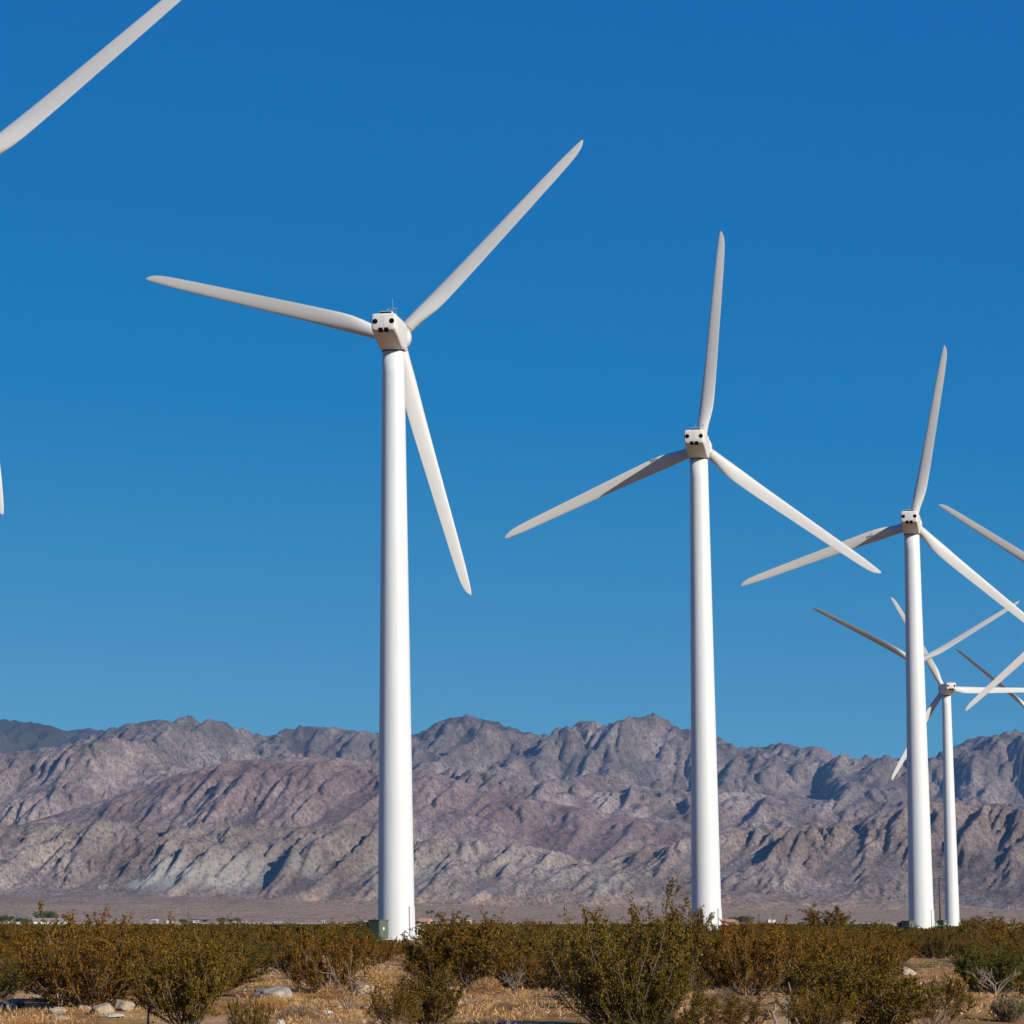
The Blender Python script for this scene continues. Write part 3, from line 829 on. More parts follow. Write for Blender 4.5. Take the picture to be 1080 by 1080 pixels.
ALLV = {'v%d' % i: v for i, v in enumerate(VARS)}
ALLV.update({'dense': DENSE, 'open': OPEN, 'big0': BIG[0], 'big1': BIG[1]})
for v in ALLV.values():
    v[0].materials.append(M_FOL['brown']); v[1].materials.append(M_STEM)
PROTO = {}

def place_bush(p, h, w, tone, var, label, group=None, rz=None, cat='bush', name='creosote_bush'):
    fol, stm, vh, vr = ALLV[var]
    if var not in PROTO:
        r = empty(name, (0, 0, 0))
        f = bpy.data.objects.new('foliage', fol); COL.objects.link(f); f.parent = r; f.material_slots[0].link = 'OBJECT'
        st = bpy.data.objects.new('stems', stm); COL.objects.link(st); st.parent = r
        PROTO[var] = r
    else:
        src = PROTO[var]
        r = src.copy(); COL.objects.link(r)
        for ch in src.children:
            c = ch.copy(); COL.objects.link(c); c.parent = r
        for k in ('group',):
            if k in r: del r[k]
    r.name = name
    r.location = p
    r.rotation_euler = (0, 0, random.random() * 6.283 if rz is None else rz)
    s = w / 2 / vr
    r.scale = (s, s, h / vh)
    for c in r.children:
        if c.name.startswith('foliage'): c.material_slots[0].material = M_FOL[tone]
    tag(r, label, cat, group)
    return r

random.seed(11)
HAND = [  # px, base y, height px, width px, tone, variant, label
    (92, 1064, 100, 150, 'brown', 'big1', 'largest brown creosote bush on the left, boulders along its foot'),
    (196, 1086, 92, 96, 'olive', 'v0', 'olive brown creosote bush right of the boulders at lower left'),
    (18, 1046, 58, 62, 'brown', 'v2', 'brown creosote bush cut by the left edge behind dark rocks'),
    (346, 1043, 68, 88, 'brown', 'v4', 'dark brown creosote bush right behind the long grey boulder'),
    (262, 1092, 40, 44, 'olive', 'v4', 'small golden green bush at the bottom edge below the long grey boulder'),
    (232, 1048, 50, 90, 'olive', 'v3', 'olive creosote bush left of the long grey boulder'),
    (420, 1092, 50, 64, 'brown', 'v3', 'thin brown creosote bush below the straw mound at the bottom edge'),
    (452, 1088, 70, 66, 'brown', 'v1', 'upright brown bush at the bottom edge right of the straw mound'),
    (462, 1040, 76, 70, 'brown', 'v1', 'tall brown creosote bush just right of the tallest tower with spiky top'),
    (500, 1046, 78, 70, 'brown', 'v5', 'tall brown creosote bush below the single distant palm'),
    (535, 1040, 66, 62, 'brown', 'v0', 'brown creosote bush with bare grey stems between the palms and the tallest bush'),
    (578, 1036, 62, 60, 'brown', 'v3', 'brown creosote bush left behind the tallest foreground bush'),
    (660, 1092, 146, 142, 'olive', 'big0', 'tallest foreground creosote bush, olive, its shoots crossing the hills at centre'),
    (612, 1054, 34, 40, 'green', 'dense', 'low dark green bush at the left foot of the tallest foreground bush'),
    (690, 1096, 70, 92, 'olive', 'v4', 'yellow green bush at the bottom edge in front of the tallest bush'),
    (727, 1046, 88, 46, 'brown', 'v5', 'thin creosote bush whose shoots cross the foot of the second tower'),
    (790, 1052, 74, 96, 'brown', 'v2', 'broad brown creosote bush right of the second tower foot'),
    (838, 1046, 66, 90, 'brown', 'v0', 'wide brown creosote bush in the middle of the right hand thicket'),
    (872, 1002, 46, 44, 'brown', 'open', 'slender shrub with bare stems and flat top standing above the right thicket'),
    (905, 1050, 66, 90, 'brown', 'v4', 'brown creosote bush around the leaning grey branch on the right'),
    (765, 1096, 46, 80, 'brown', 'v3', 'low brown bush at the bottom edge left of the dead snag'),
    (866, 1094, 52, 74, 'olive', 'v2', 'olive bush at the bottom edge between dead branches'),
    (930, 1092, 74, 92, 'olive', 'v1', 'olive green bush at the bottom right beside the dead branches'),
    (985, 1090, 62, 74, 'olive', 'v3', 'feathery olive bush in front of the straw clearing on the right'),
    (1046, 1044, 48, 74, 'green', 'dense', 'round dark green bush with bleached grey twigs at the right'),
    (1064, 1078, 28, 34, 'grey', 'dense', 'small grey green bush near the lower right corner'),
    (1066, 1014, 44, 60, 'brown', 'v3', 'brown bush with a bleached branch at the right edge'),
    (1036, 1004, 36, 46, 'brown', 'v5', 'spiky brown bush right of the far tower against the foothill'),
    (300, 1012, 28, 40, 'green', 'v4', 'dark round bush among sandy patches left of the tallest tower'),
    (964, 996, 20, 9, 'green', 'open', 'slim green shoot in front of the third tower foot'),
]
TAKEN = []
TURN = {'tallest foregroun': 3.711}
for px, by, hp, wp, tone, var, lab in HAND:
    p = at_ground(px, by); k = p.y / FPX
    place_bush(p, hp * k, wp * k, tone, var, lab, rz=TURN.get(lab[:17]))
    TAKEN.append((p.x, p.y, wp * k / 2))

CLEAR = [(70, 1072, 95, 9), (330, 1062, 70, 20), (398, 1034, 36, 16), (515, 1064, 46, 24), (575, 1064, 36, 12), (728, 1068, 26, 16), (992, 1024, 36, 11), (1045, 1060, 42, 14), (205, 1045, 12, 14), (300, 998, 26, 5), (52, 1000, 26, 6), (620, 1000, 12, 6), (440, 994, 20, 7), (288, 1042, 24, 14), (930, 1034, 14, 7)]
def hits_clear(px, by, hp, wp):
    n = 0
    for cx, cy, rx, ry in CLEAR:
        for fx in (-.7, 0, .7):
            for fy in (0, .35, .75):
                X = px + fx * wp / 2; Y = by - fy * hp
                if ((X - cx) / rx) ** 2 + ((Y - cy) / ry) ** 2 < 1: n += 1
    return n
def top_limit(px, y=0):
    if 378 < px < 445: return 991
    if 722 < px < 770: return 984
    if 940 < px < 986: return 981
    if 986 <= px < 1016: return 978
    if y > 190: return 974.4 + (hash((int(px * 7919), 3)) % 100) * 0.022
    return 963 if (hash((int(px * 7919),)) % 100) < 16 else 971.5

def proj(x, y, z):
    D = y * math.cos(PITCH) + (z - CAM_H) * math.sin(PITCH); v = -y * math.sin(PITCH) + (z - CAM_H) * math.cos(PITCH)
    return PPX + FPX * x / D, PPY - FPX * v / D

rng = np.random.RandomState(5)
cand = []
tries = 0
cells = {}
def free(x, y, r):
    cx, cy = int(x // 4), int(y // 4)
    for i in (-1, 0, 1):
        for j in (-1, 0, 1):
            for (a, b, q) in cells.get((cx + i, cy + j), ()):
                if (a - x) ** 2 + (b - y) ** 2 < ((q + r) * 0.72) ** 2: return False
    return True
for a, b, q in TAKEN: cells.setdefault((int(a // 4), int(b // 4)), []).append((a, b, q))
while len(cand) < 9500 and tries < 90000:
    tries += 1
    y = math.sqrt(rng.uniform(58 ** 2, 760 ** 2))
    x = y * rng.uniform((-190 - PPX) / FPX, (1270 - PPX) / FPX)
    z = float(gz(x, y))
    r = rng.uniform(0.55, 1.25); h = r * rng.uniform(1.0, 1.45)
    if y > 300: h *= float(np.interp(y, [300, 760], [0.85, 0.55]))
    if y < 110: h *= 0.85
    px, by = proj(x, y, z); k = FPX / y
    if -40 < px < 1120:
        if y < 260 and hits_clear(px, by, h * k, 2 * r * k): continue
        lim = top_limit(px, y)
        if by - h * k < lim:
            h2 = (by - lim) / k
            if h2 < 0.35: continue
            r *= max(h2 / h, .6); h = h2
    if not free(x, y, r): continue
    # keep clear of towers and boxes
    if any((x - t[0]) ** 2 + (y - t[1]) ** 2 < 9 for t in TURB): continue
    cells.setdefault((int(x // 4), int(y // 4)), []).append((x, y, r))
    cand.append((y, x, z, r, h, px, by))
cand.sort()
LIM = 300 - len(HAND)
near = [c for c in cand if -25 < c[5] < 1105][:LIM]
nearset = set(id(c) for c in near)
rest = [c for c in cand if id(c) not in nearset]
TONEWORD = {'brown': 'brown', 'olive': 'olive', 'green': 'dark green'}
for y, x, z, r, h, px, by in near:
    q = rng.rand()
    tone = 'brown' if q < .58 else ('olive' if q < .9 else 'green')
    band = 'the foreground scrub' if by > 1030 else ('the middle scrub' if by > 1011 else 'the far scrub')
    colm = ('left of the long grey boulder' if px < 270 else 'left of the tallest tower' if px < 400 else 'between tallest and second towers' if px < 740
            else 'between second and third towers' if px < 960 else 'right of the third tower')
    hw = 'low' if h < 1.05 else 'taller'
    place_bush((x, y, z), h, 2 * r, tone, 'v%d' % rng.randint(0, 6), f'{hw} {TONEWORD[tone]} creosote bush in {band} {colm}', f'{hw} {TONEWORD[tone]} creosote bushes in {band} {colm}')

# the rest of the plain: thousands of bushes that merge into one mass of scrub
def scrub_mesh(rest):
    C = []; D = []; L = []
    for y, x, z, r, h, px, by in rest:
        infr = -60 < px < 1140
        n = int(np.interp(y, [60, 150, 300, 760], [1500, 700, 240, 90])) if infr else int(np.interp(y, [60, 150, 300, 760], [900, 260, 120, 60]))
        a = rng.rand(n) * 2 * np.pi; rr = np.sqrt(rng.rand(n)); zz = rng.rand(n) ** 0.75
        # vase-shaped crown with ragged top, narrower at the foot
        prof = 0.35 + 0.75 * np.sin(np.clip(zz * 0.9 + 0.12, 0, 1) * np.pi) ** 0.8
        lob = 1 + 0.25 * np.sin(a * 3 + x) + 0.18 * np.sin(a * 5 + y)
        top = h * (1 - 0.28 * rr ** 2) * (1 + 0.12 * np.sin(a * 4 + y * 3))
        C.append(np.stack([x + r * rr * prof * lob * np.cos(a), y + r * rr * prof * lob * np.sin(a), z + 0.03 + zz * top], 1))
        D.append(np.stack([np.cos(a) * rr * 0.6, np.sin(a) * rr * 0.6, np.full(n, 0.9)], 1) + rng.normal(size=(n, 3)) * 0.45)
        L.append(np.full(n, float(np.interp(y, [60, 150, 300, 760], [0.08, 0.12, 0.20, 0.36]))) * (0.6 + 0.8 * rng.rand(n)))
    C = np.concatenate(C); D = np.concatenate(D); L = np.concatenate(L)
    return leaves_mesh('distant_scrub', C, D, L, L * 0.62, rng)
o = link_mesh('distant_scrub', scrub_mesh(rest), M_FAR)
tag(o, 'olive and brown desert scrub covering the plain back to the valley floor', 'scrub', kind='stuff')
print('bushes', len(near), 'scrub', len(rest))

# ------------------------------------------------------------------ dry grass and straw mounds
def grass_mesh(spots, hmul=1.0):
    C = []; D = []; L = []
    for x, y, s, n in spots:
        a = rng.rand(n) * 6.283; q = np.sqrt(rng.rand(n)) * s
        px_ = x + q * np.cos(a); py_ = y + q * np.sin(a)
        l = (0.04 + 0.13 * rng.rand(n) ** 1.6) * hmul
        lean = rng.normal(size=(n, 2)) * 0.9
        d = np.stack([lean[:, 0], lean[:, 1], np.ones(n)], 1); d /= np.linalg.norm(d, axis=1, keepdims=True)
        C.append(np.stack([px_, py_, gz(px_, py_)], 1) + d * (l / 2)[:, None]); D.append(d); L.append(l)
    C = np.concatenate(C); D = np.concatenate(D); L = np.concatenate(L)
    return leaves_mesh('dry_grass', C, D, L, np.clip(L * 0.12, 0.008, 0.02), rng)
spots = []
for _ in range(5200):
    y = math.sqrt(rng.uniform(56 ** 2, 170 ** 2)); x = y * rng.uniform((-60 - PPX) / FPX, (1140 - PPX) / FPX)
    dens = math.sin(x * .35 + 2 * math.sin(y * .21)) + math.sin(y * .4 + x * .13)
    if dens > -0.2: spots.append((x, y, rng.uniform(.12, .5), rng.randint(10, 34)))
for cx, cy, rx, ry in CLEAR:
    if cy < 1015: continue
    for _ in range(int(rx * ry / 15) + 10):
        a = rng.rand() * 6.283; q = math.sqrt(rng.rand())
        p = at_ground(cx + rx * q * math.cos(a), min(cy + ry * q * math.sin(a), 1085))
        spots.append((p.x, p.y, rng.uniform(.15, .45), rng.randint(18, 46)))
o = link_mesh('dry_grass', grass_mesh(spots), M_FOL['straw'])
tag(o, 'dry straw coloured grass in the sandy gaps between the bushes', 'grass', kind='stuff')

def dome_mesh(seed, n=2600):
    r = np.random.RandomState(seed)
    a = r.rand(n) * 6.283; th = np.arccos(1 - r.rand(n)); q = 0.55 + 0.45 * r.rand(n)
    d = np.stack([np.sin(th) * np.cos(a), np.sin(th) * np.sin(a), np.cos(th)], 1)
    lob = 1 + 0.16 * np.sin(3 * a + seed) * np.sin(th) + 0.1 * np.sin(7 * a)
    C = d * (q * lob)[:, None]
    return leaves_mesh('twigs', C, d + r.normal(size=(n, 3)) * 0.55, 0.16 * (0.5 + r.rand(n)), np.full(n, 0.022), r)
DOMES = [dome_mesh(s) for s in (1, 2, 3)]
for d in DOMES: d.materials.append(M_FOL['straw'])
M_FOL['rust'] = foliage_mat('rusty dry twigs', [(0.0, (0.15, 0.085, 0.045)), (0.5, (0.24, 0.145, 0.08)), (1.0, (0.36, 0.25, 0.15))], 0.1)
DRY = [(396, 1046, 74, 30, 'straw', 'broad pale straw mound behind pale stones near the tallest tower'),
       (286, 1066, 48, 16, 'straw', 'pale dry bush directly below the long grey boulder'),
       (352, 1056, 40, 16, 'straw', 'pale dry bush right of the dark bush behind the long grey boulder'),
       (316, 1074, 52, 13, 'rust', 'low rusty brown dry bush below the long grey boulder'),
       (515, 1050, 40, 18, 'straw', 'pale dry bush at the right of the tall brown bushes near centre'),
       (572, 1042, 46, 14, 'rust', 'twiggy grey brown dry bush left of the low dark green bush'),
       (764, 1060, 32, 20, 'rust', 'reddish dry bush beside the sandy gap under the second tower'),
       (985, 1022, 64, 9, 'straw', 'long low bank of straw at the back of the right clearing'),
       (955, 1024, 26, 13, 'rust', 'greyish dry bush at the left end of the straw bank'),
       (1030, 1058, 30, 10, 'straw', 'small straw tuft below the round dark green bush'),
       (130, 1050, 46, 16, 'rust', 'dry twiggy bush above the boulders at lower left'),
       (532, 1066, 30, 10, 'rust', 'dark flat dry bush in the centre clearing near the bottom edge'),
       (1074, 1072, 16, 18, 'straw', 'straw tuft at the right edge near the lower right corner'),
       (25, 1086, 40, 14, 'straw', 'straw tuft at the lower left corner')]
for i, (px, by, wp, hp, tone, lab) in enumerate(DRY):
    p = at_ground(px, by); k = p.y / FPX
    o = bpy.data.objects.new('dry_bush', DOMES[i % 3]); COL.objects.link(o)
    o.location = p; o.rotation_euler = (0, 0, i * 1.3); o.scale = (wp * k / 2, wp * k / 2, hp * k)
    o.material_slots[0].link = 'OBJECT'; o.material_slots[0].material = M_FOL[tone]
    tag(o, lab, 'dry bush')

# ------------------------------------------------------------------ dead wood
def dead(name, pts_list, mat, label, cat):
    segs = [(np.array(p, float), np.array(r, float)) for p, r in pts_list]
    o = link_mesh(name, tubes_mesh(name, segs, 7), mat, smooth=True)
    o['label'] = label; o['category'] = cat
    return o
def dead_shrub(px, by, hp, wp, seed, mat, label, n=9, name='dead_shrub', thick=1.0):
    p = np.array(at_ground(px, by)); k = p[1] / FPX; H = hp * k; W = wp * k / 2
    r = np.random.RandomState(seed); L = []
    for i in range(n):
        az = r.rand() * 6.283; rad = W * (0.3 + 0.7 * r.rand()); hh = H * (0.55 + 0.45 * r.rand())
        pts = [np.array([0, 0, -.05])]
        for t in (.25, .5, .75, 1.0):
            pts.append(np.array([math.cos(az) * rad * t ** 1.2, math.sin(az) * rad * t ** 1.2, hh * t ** .9]) + r.normal(size=3) * .05 * H)
        pts = np.array(pts); L.append((pts, np.linspace(.017, .004, 5) * thick))
        for q in range(5):
            j = r.randint(2, 4); b = pts[j] + (pts[j + 1 if j < 4 else 4] - pts[j]) * r.rand()
            d = r.normal(size=3) * .5 + np.array([math.cos(az) * .5, math.sin(az) * .5, .4])
            e = b + unit(d) * H * (.18 + .25 * r.rand())
            L.append((np.array([b, (b + e) / 2 + r.normal(size=3) * .03, e]), np.array([.008, .006, .003]) * thick))
    o = dead(name, L, mat, label, 'dead shrub'); o.location = p
    return o
def log(px0, y0, px1, y1, depth_by, rad, seed, label):
    d = at_ground((px0 + px1) / 2, depth_by).y
    a = np.array(at_depth(px0, y0, d)); b = np.array(at_depth(px1, y1, d + .4)); r = np.random.RandomState(seed)
    t = np.linspace(0, 1, 7)[:, None]; pts = a + (b - a) * t + r.normal(size=(7, 3)) * np.array([.03, .05, .03])
    L = [(pts - a, np.linspace(rad, rad * .45, 7))]
    for q in (2, 4, 5):
        dd = unit(b - a) + r.normal(size=3) * .7; e = pts[q] + unit(dd) * .35
        L.append((np.array([pts[q], (pts[q] + e) / 2, e]) - a, np.array([rad * .45, rad * .3, rad * .12])))
    o = dead('dead_branch', L, M_DEADWOOD, label, 'dead branch'); o.location = a
dead_shrub(368, 1064, 62, 52, 3, M_DEADDARK, 'bare leafless shrub left of the broad straw mound', 5, thick=1.2)
dead_shrub(1050, 1046, 32, 60, 5, M_DEADWOOD, 'bleached grey twigs in front of the round dark green bush', 9)
dead_shrub(1058, 1016, 40, 50, 6, M_DEADWOOD, 'bleached twigs rising through the brown bush at the right edge', 5)
dead_shrub(842, 1090, 40, 70, 7, M_DEADDARK, 'tangle of dead twigs at the bottom edge of the right thicket', 12)
dead_shrub(122, 1058, 30, 60, 8, M_DEADDARK, 'grey dead twigs at the foot of the largest brown bush', 12)
dead_shrub(64, 1066, 42, 30, 9, M_DEADWOOD, 'pale crooked dead stems under the largest brown bush', 3, thick=1.3)
dead_shrub(545, 1050, 28, 44, 10, M_DEADDARK, 'grey dead twigs left of the low dark green bush', 10)
dead_shrub(610, 1058, 40, 26, 12, M_DEADWOOD, 'pale curved twigs over the low dark green bush', 3, thick=1.1)
log(860, 1019, 891, 1000, 1046, .035, 1, 'pale grey branch leaning up through the right thicket')
log(899, 1046, 922, 1053, 1062, .05, 2, 'bleached broken log lying between olive bushes on the right')
log(826, 1062, 840, 1051, 1072, .05, 3, 'short forked grey branch above the dead snag')
log(818, 1080, 816, 1056, 1084, .035, 4, 'upright weathered snag at the bottom edge right of the second tower')
log(224, 1014, 241, 1010, 1030, .035, 5, 'thin grey branch lying on brown bushes left of the long boulder')
log(1052, 982, 1078, 976, 1018, .03, 6, 'bleached bough at the right edge below the foothill')
log(154, 1086, 162, 1040, 1088, .025, 7, 'pale dead stem in the olive bush right of the boulders')

# ------------------------------------------------------------------ rocks
import bmesh
def rock_mat_small(name, lo, hi):
    m, nt, b = mat_new(name)
    tc = N(nt, 'ShaderNodeTexCoord')
    n1 = N(nt, 'ShaderNodeTexNoise', Scale=3.2, Detail=6.0, Roughness=0.65); nt.links.new(tc.outputs['Object'], n1.inputs['Vector'])
    c = ramp(nt, n1.outputs[0], [(0.34, lo), (0.62, hi)])
    vo = N(nt, 'ShaderNodeTexVoronoi', Scale=30.0); nt.links.new(tc.outputs['Object'], vo.inputs['Vector'])
    sp = ramp(nt, vo.outputs['Distance'], [(0.05, (0.5, 0.48, 0.46)), (0.22, (1, 1, 1))])
    nt.links.new(mix(nt, 0.6, c, sp, 'MULTIPLY'), b.inputs['Base Color'])
    b.inputs['Roughness'].default_value = 0.9; b.inputs['Specular IOR Level'].default_value = 0.2
    bp = N(nt, 'ShaderNodeBump', Strength=0.5, Distance=0.03); nt.links.new(n1.outputs[0], bp.inputs['Height']); nt.links.new(bp.outputs[0], b.inputs['Normal'])
    return m
M_ROCK = {'tan': rock_mat_small('tan granite', (0.24, 0.17, 0.11), (0.42, 0.32, 0.22)), 'grey': rock_mat_small('grey granite', (0.16, 0.13, 0.10), (0.37, 0.31, 0.245)),
          'white': rock_mat_small('pale granite', (0.36, 0.31, 0.25), (0.56, 0.50, 0.42)), 'dark': rock_mat_small('dark grey stone', (0.12, 0.11, 0.10), (0.27, 0.25, 0.22))}
def rock_mesh(seed, sub=4):
    r = np.random.RandomState(seed)
    bm = bmesh.new(); bmesh.ops.create_icosphere(bm, subdivisions=sub, radius=1)
    V = np.array([v.co[:] for v in bm.verts])
    nrm = r.normal(size=(16, 3)); nrm /= np.linalg.norm(nrm, axis=1, keepdims=True); dd = 0.68 + 0.32 * r.rand(16)
    dots = V @ nrm.T
    R = np.min(np.where(dots > 0.05, dd / np.maximum(dots, .05), 9), axis=1); R = np.minimum(R, 1.15)
    R = R * (1 + 0.05 * np.sin(V[:, 0] * 5 + seed) * np.sin(V[:, 1] * 6 + 1) + 0.025 * np.sin(V[:, 0] * 13 + V[:, 2] * 11) + .012 * np.sin(V[:, 1] * 27 + V[:, 2] * 23))
    for v, q in zip(bm.verts, R): v.co = v.co * q
    me = bpy.data.meshes.new('boulder'); bm.to_mesh(me); bm.free()
    me.polygons.foreach_set('use_smooth', np.ones(len(me.polygons), bool))
    return me
ROCKS = [(131, 1075, 23, 13, 'tan', 'rounded pale boulder, rightmost of the row at lower left'), (107, 1071, 25, 14, 'tan', 'cracked tan boulder left of the rounded pale boulder'),
         (59, 1069, 16, 8, 'tan', 'tan stone under the largest brown bush'), (118, 1078, 26, 4, 'white', 'flat white slab in front of the boulders at lower left'),
         (62, 1076, 22, 5, 'grey', 'flat grey slab in front of the tan stone at lower left'), (88, 1071, 14, 6, 'grey', 'grey stone between the two tan boulders at lower left'),
         (288, 1049, 37, 15, 'grey', 'long grey boulder lying in straw right of the olive bushes'), (302, 1053, 7, 4, 'white', 'small white stone under the end of the long grey boulder'),
         (345, 1070, 11, 4, 'white', 'white stone in the sandy gap right of the rusty dry bush'), (296, 1081, 9, 5, 'white', 'white stone at the bottom edge below the rusty dry bush'),
         (4, 1059, 16, 10, 'dark', 'dark blue grey rock at the left edge'), (14, 1064, 22, 8, 'dark', 'flat dark rock right of the rock at the left edge'),
         (122, 1052, 20, 9, 'tan', 'tan boulder half hidden by twigs above the row of boulders'), (131, 1060, 18, 8, 'tan', 'sunlit tan boulder just above the rounded pale boulder'),
         (384, 1044, 28, 14, 'tan', 'pale rock at the left foot of the broad straw mound'), (404, 1044, 7, 4, 'white', 'small white stone in front of the broad straw mound'),
         (443, 1055, 10, 7, 'tan', 'tan stone between brown bushes right of the straw mound'), (535, 1082, 16, 6, 'grey', 'grey rock at the bottom edge below the centre clearing'),
         (1040, 1061, 6, 3, 'dark', 'small dark stone in the right clearing'), (958, 1030, 16, 9, 'tan', 'pale sunlit rock at the left end of the right clearing'),
         (994, 1056, 15, 8, 'tan', 'tan rock behind the feathery olive bush on the right'), (970, 1040, 8, 4, 'white', 'white stone below the pale rock of the right clearing'),
         (84, 1046, 10, 6, 'white', 'pale stone inside the largest brown bush'), (225, 1003, 10, 4, 'white', 'white slab on a sandy patch left of the tallest tower')]
RM = [rock_mesh(i) for i in range(5)]
for m in RM: m.materials.append(M_ROCK['tan'])
for i, (px, by, wp, hp, tone, lab) in enumerate(ROCKS):
    p = at_ground(px, min(by, 1086)); k = p.y / FPX
    o = bpy.data.objects.new('boulder', RM[i % 5]); COL.objects.link(o)
    o.scale = (wp * k / 1.8, wp * k / 2.0, hp * k / 1.5); o.location = p + Vector((0, wp * k * .3, hp * k * .30)); o.rotation_euler = (0, 0, (i * 1.7) % 0.8 - .4)
    o.material_slots[0].link = 'OBJECT'; o.material_slots[0].material = M_ROCK[tone]
    tag(o, lab, 'rock')
# pebbles scattered over the sand
def pebbles():
    base = np.array([(1,0,0),(-1,0,0),(0,1,0),(0,-1,0),(0,0,1),(0,0,-1)], float)
    tri = np.array([(0,2,4),(2,1,4),(1,3,4),(3,0,4),(2,0,5),(1,2,5),(3,1,5),(0,3,5)])
    V = []; F = []
    for i in range(2600):
        y = math.sqrt(rng.uniform(56 ** 2, 130 ** 2)); x = y * rng.uniform((-60 - PPX) / FPX, (1140 - PPX) / FPX)
        s = 0.018 + 0.075 * rng.rand() ** 4
        M = rng.normal(size=(3, 3)) * .35 + np.eye(3)
        v = base @ M * s * np.array([1, 1, .7]); V.append(v + np.array([x, y, float(gz(x, y)) + s * .3])); F.append(tri + 6 * i)
    return np_mesh('pebbles', np.concatenate(V), np.concatenate(F))
o = link_mesh('pebbles', pebbles(), M_ROCK['tan']); tag(o, 'small tan pebbles scattered over the desert sand', 'pebbles', kind='stuff')

# ------------------------------------------------------------------ small posts near the viewer
def post(px, by, hp, rad, mat, label, cap=None, name='marker_post', cat='post', group=None):
    p = at_ground(px, by); h = hp * p.y / FPX
    o = MB().tube((0, 0, -.15), (0, 0, h), rad, n=10).build(name, mat)
    o.location = p; tag(o, label, cat, group)
    if cap: MB().tube((0, 0, h * .62), (0, 0, h + .005), rad + .006, n=10).build('reflector', cap, o)
post(9, 1012, 10, .06, M_PINK, 'pinkish marker post with red top among bushes at the left edge', M_RED)
post(402.5, 1000, 6, .06, M_PINK, 'small pinkish post standing before the large green transformer box', M_RED)
for px, hp in ((416, 6), (419, 5), (422.5, 6)):
    post(px, 997, hp, .07, M_TOWER, 'short white bollard at the foot of the tallest tower', None, 'bollard', 'bollard', 'white bollards at the foot of the tallest tower')
for px, by in ((207, 1001), (218.5, 1003), (229, 1002), (321.5, 1002), (331, 1000)):
    post(px, by, 11, .035, M_STAKE, 'thin white stake in the scrub left of the tallest tower', None, 'survey_stake', 'stake', 'white stakes in the scrub')

# ------------------------------------------------------------------ valley floor: houses, trees, palms, poles
def valley(px, py, y):
    """point on the far ground whose base shows at pixel row py"""
    return at_depth(px, py, y)
M_WALLW = simple('white stucco', (0.52, 0.49, 0.44), 0.8, 0.06)
M_WALLT = simple('tan stucco', (0.52, 0.38, 0.27), 0.85, 0.08)
M_ROOFB = simple('brown shingle roof', (0.24, 0.18, 0.15), 0.9, 0.15)
M_ROOFR = simple('red tile roof', (0.45, 0.20, 0.11), 0.85, 0.15)
M_ROOFW = simple('white metal roof', (0.56, 0.56, 0.54), 0.5, 0.04)
M_ROOFG = simple('blue grey roof', (0.30, 0.36, 0.44), 0.6, 0.06)
M_GLASS = simple('dark window glass', (0.03, 0.035, 0.04), 0.15, 0.05)
def house(px, y, w, dp, hw, hr, wall, roof, rz, label, base=None):
    p = at_depth(px, min(base, 976.4), y)
    root = empty('house', p, R_(rz), label, 'house')
    if y > 2300: hw *= .75; hr *= .8
    m = MB(); m.box(-w/2, w/2, -dp/2, dp/2, -3, hw); m.build('wall', wall, root)
    e = .5
    m = MB(); b = 0
    m.v = [(-w/2-e, -dp/2-e, hw+.01), (w/2+e, -dp/2-e, hw+.01), (w/2+e, dp/2+e, hw+.01), (-w/2-e, dp/2+e, hw+.01), (-w/2-e*.4, 0, hw+hr), (w/2+e*.4, 0, hw+hr)]
    m.f = [(0,1,5,4), (2,3,4,5), (0,4,3), (1,2,5), (3,2,1,0)]
    m.build('roof', roof, root)
    n = max(1, int(w // 4))
    for k in range(n):
        x = -w/2 + w * (k + .5) / n
        m = MB(); m.box(x-.7, x+.7, -dp/2-.05, -dp/2-.01, hw*.35, hw*.8); m.build('window', M_GLASS, root)
    m = MB(); m.box(w/2-1.8, w/2-.9, -dp/2-.05, -dp/2-.012, 0, hw*.78); m.build('door', M_SEAM, root)
house(52, 1450, 15, 8, 2.0, 1.4, M_WALLW, M_ROOFB, 10, 'long low house with brown roof and white gable at the far left', 978)
house(12, 1900, 9, 6, 1.7, .6, M_WALLW, M_ROOFW, -5, 'pale flat house behind the dark tree at the left edge', 975)
house(178, 2600, 5.2, 4, 1.4, .6, M_WALLW, M_ROOFW, 20, 'bright white building behind the scrub right of the big left bush', 973)
house(163, 2700, 5, 4, 1.8, 1.2, M_WALLT, M_ROOFW, -20, 'small tan house with white roof right of the big left bush', 972.5)
house(184, 2750, 5, 4, 1.4, .8, M_WALLT, M_ROOFB, 0, 'small tan house touching the bright white building', 973)
house(206, 2600, 5, 4, 1.5, .9, M_WALLW, M_ROOFG, 15, 'small white house left of the dark green far trees', 973)
house(250, 2500, 7, 5, 1.3, .7, M_WALLW, M_ROOFW, 5, 'white house beneath the dark green far trees', 974.2)
house(258, 2550, 4, 4, 2.0, .4, M_WALLW, M_ROOFW, 0, 'tall white shed right of the white house beneath far trees', 974.2)
house(341, 2600, 2.6, 3, 1.6, .5, M_WALLW, M_ROOFW, 0, 'tiny white shed alone left of the tallest tower', 973)
house(293, 2600, 7, 5, 1.1, .8, M_WALLT, M_ROOFG, 0, 'low house with blue grey roof between the poles and far trees', 973.5)
house(384, 2500, 7, 5, 1.2, .7, M_WALLW, M_ROOFG, 0, 'low house with blue roof left behind the green box', 973.2)
house(388, 2000, 4, 4, 1.0, .4, M_WALLW, M_ROOFG, 0, 'pale low shed just above the green box', 977)
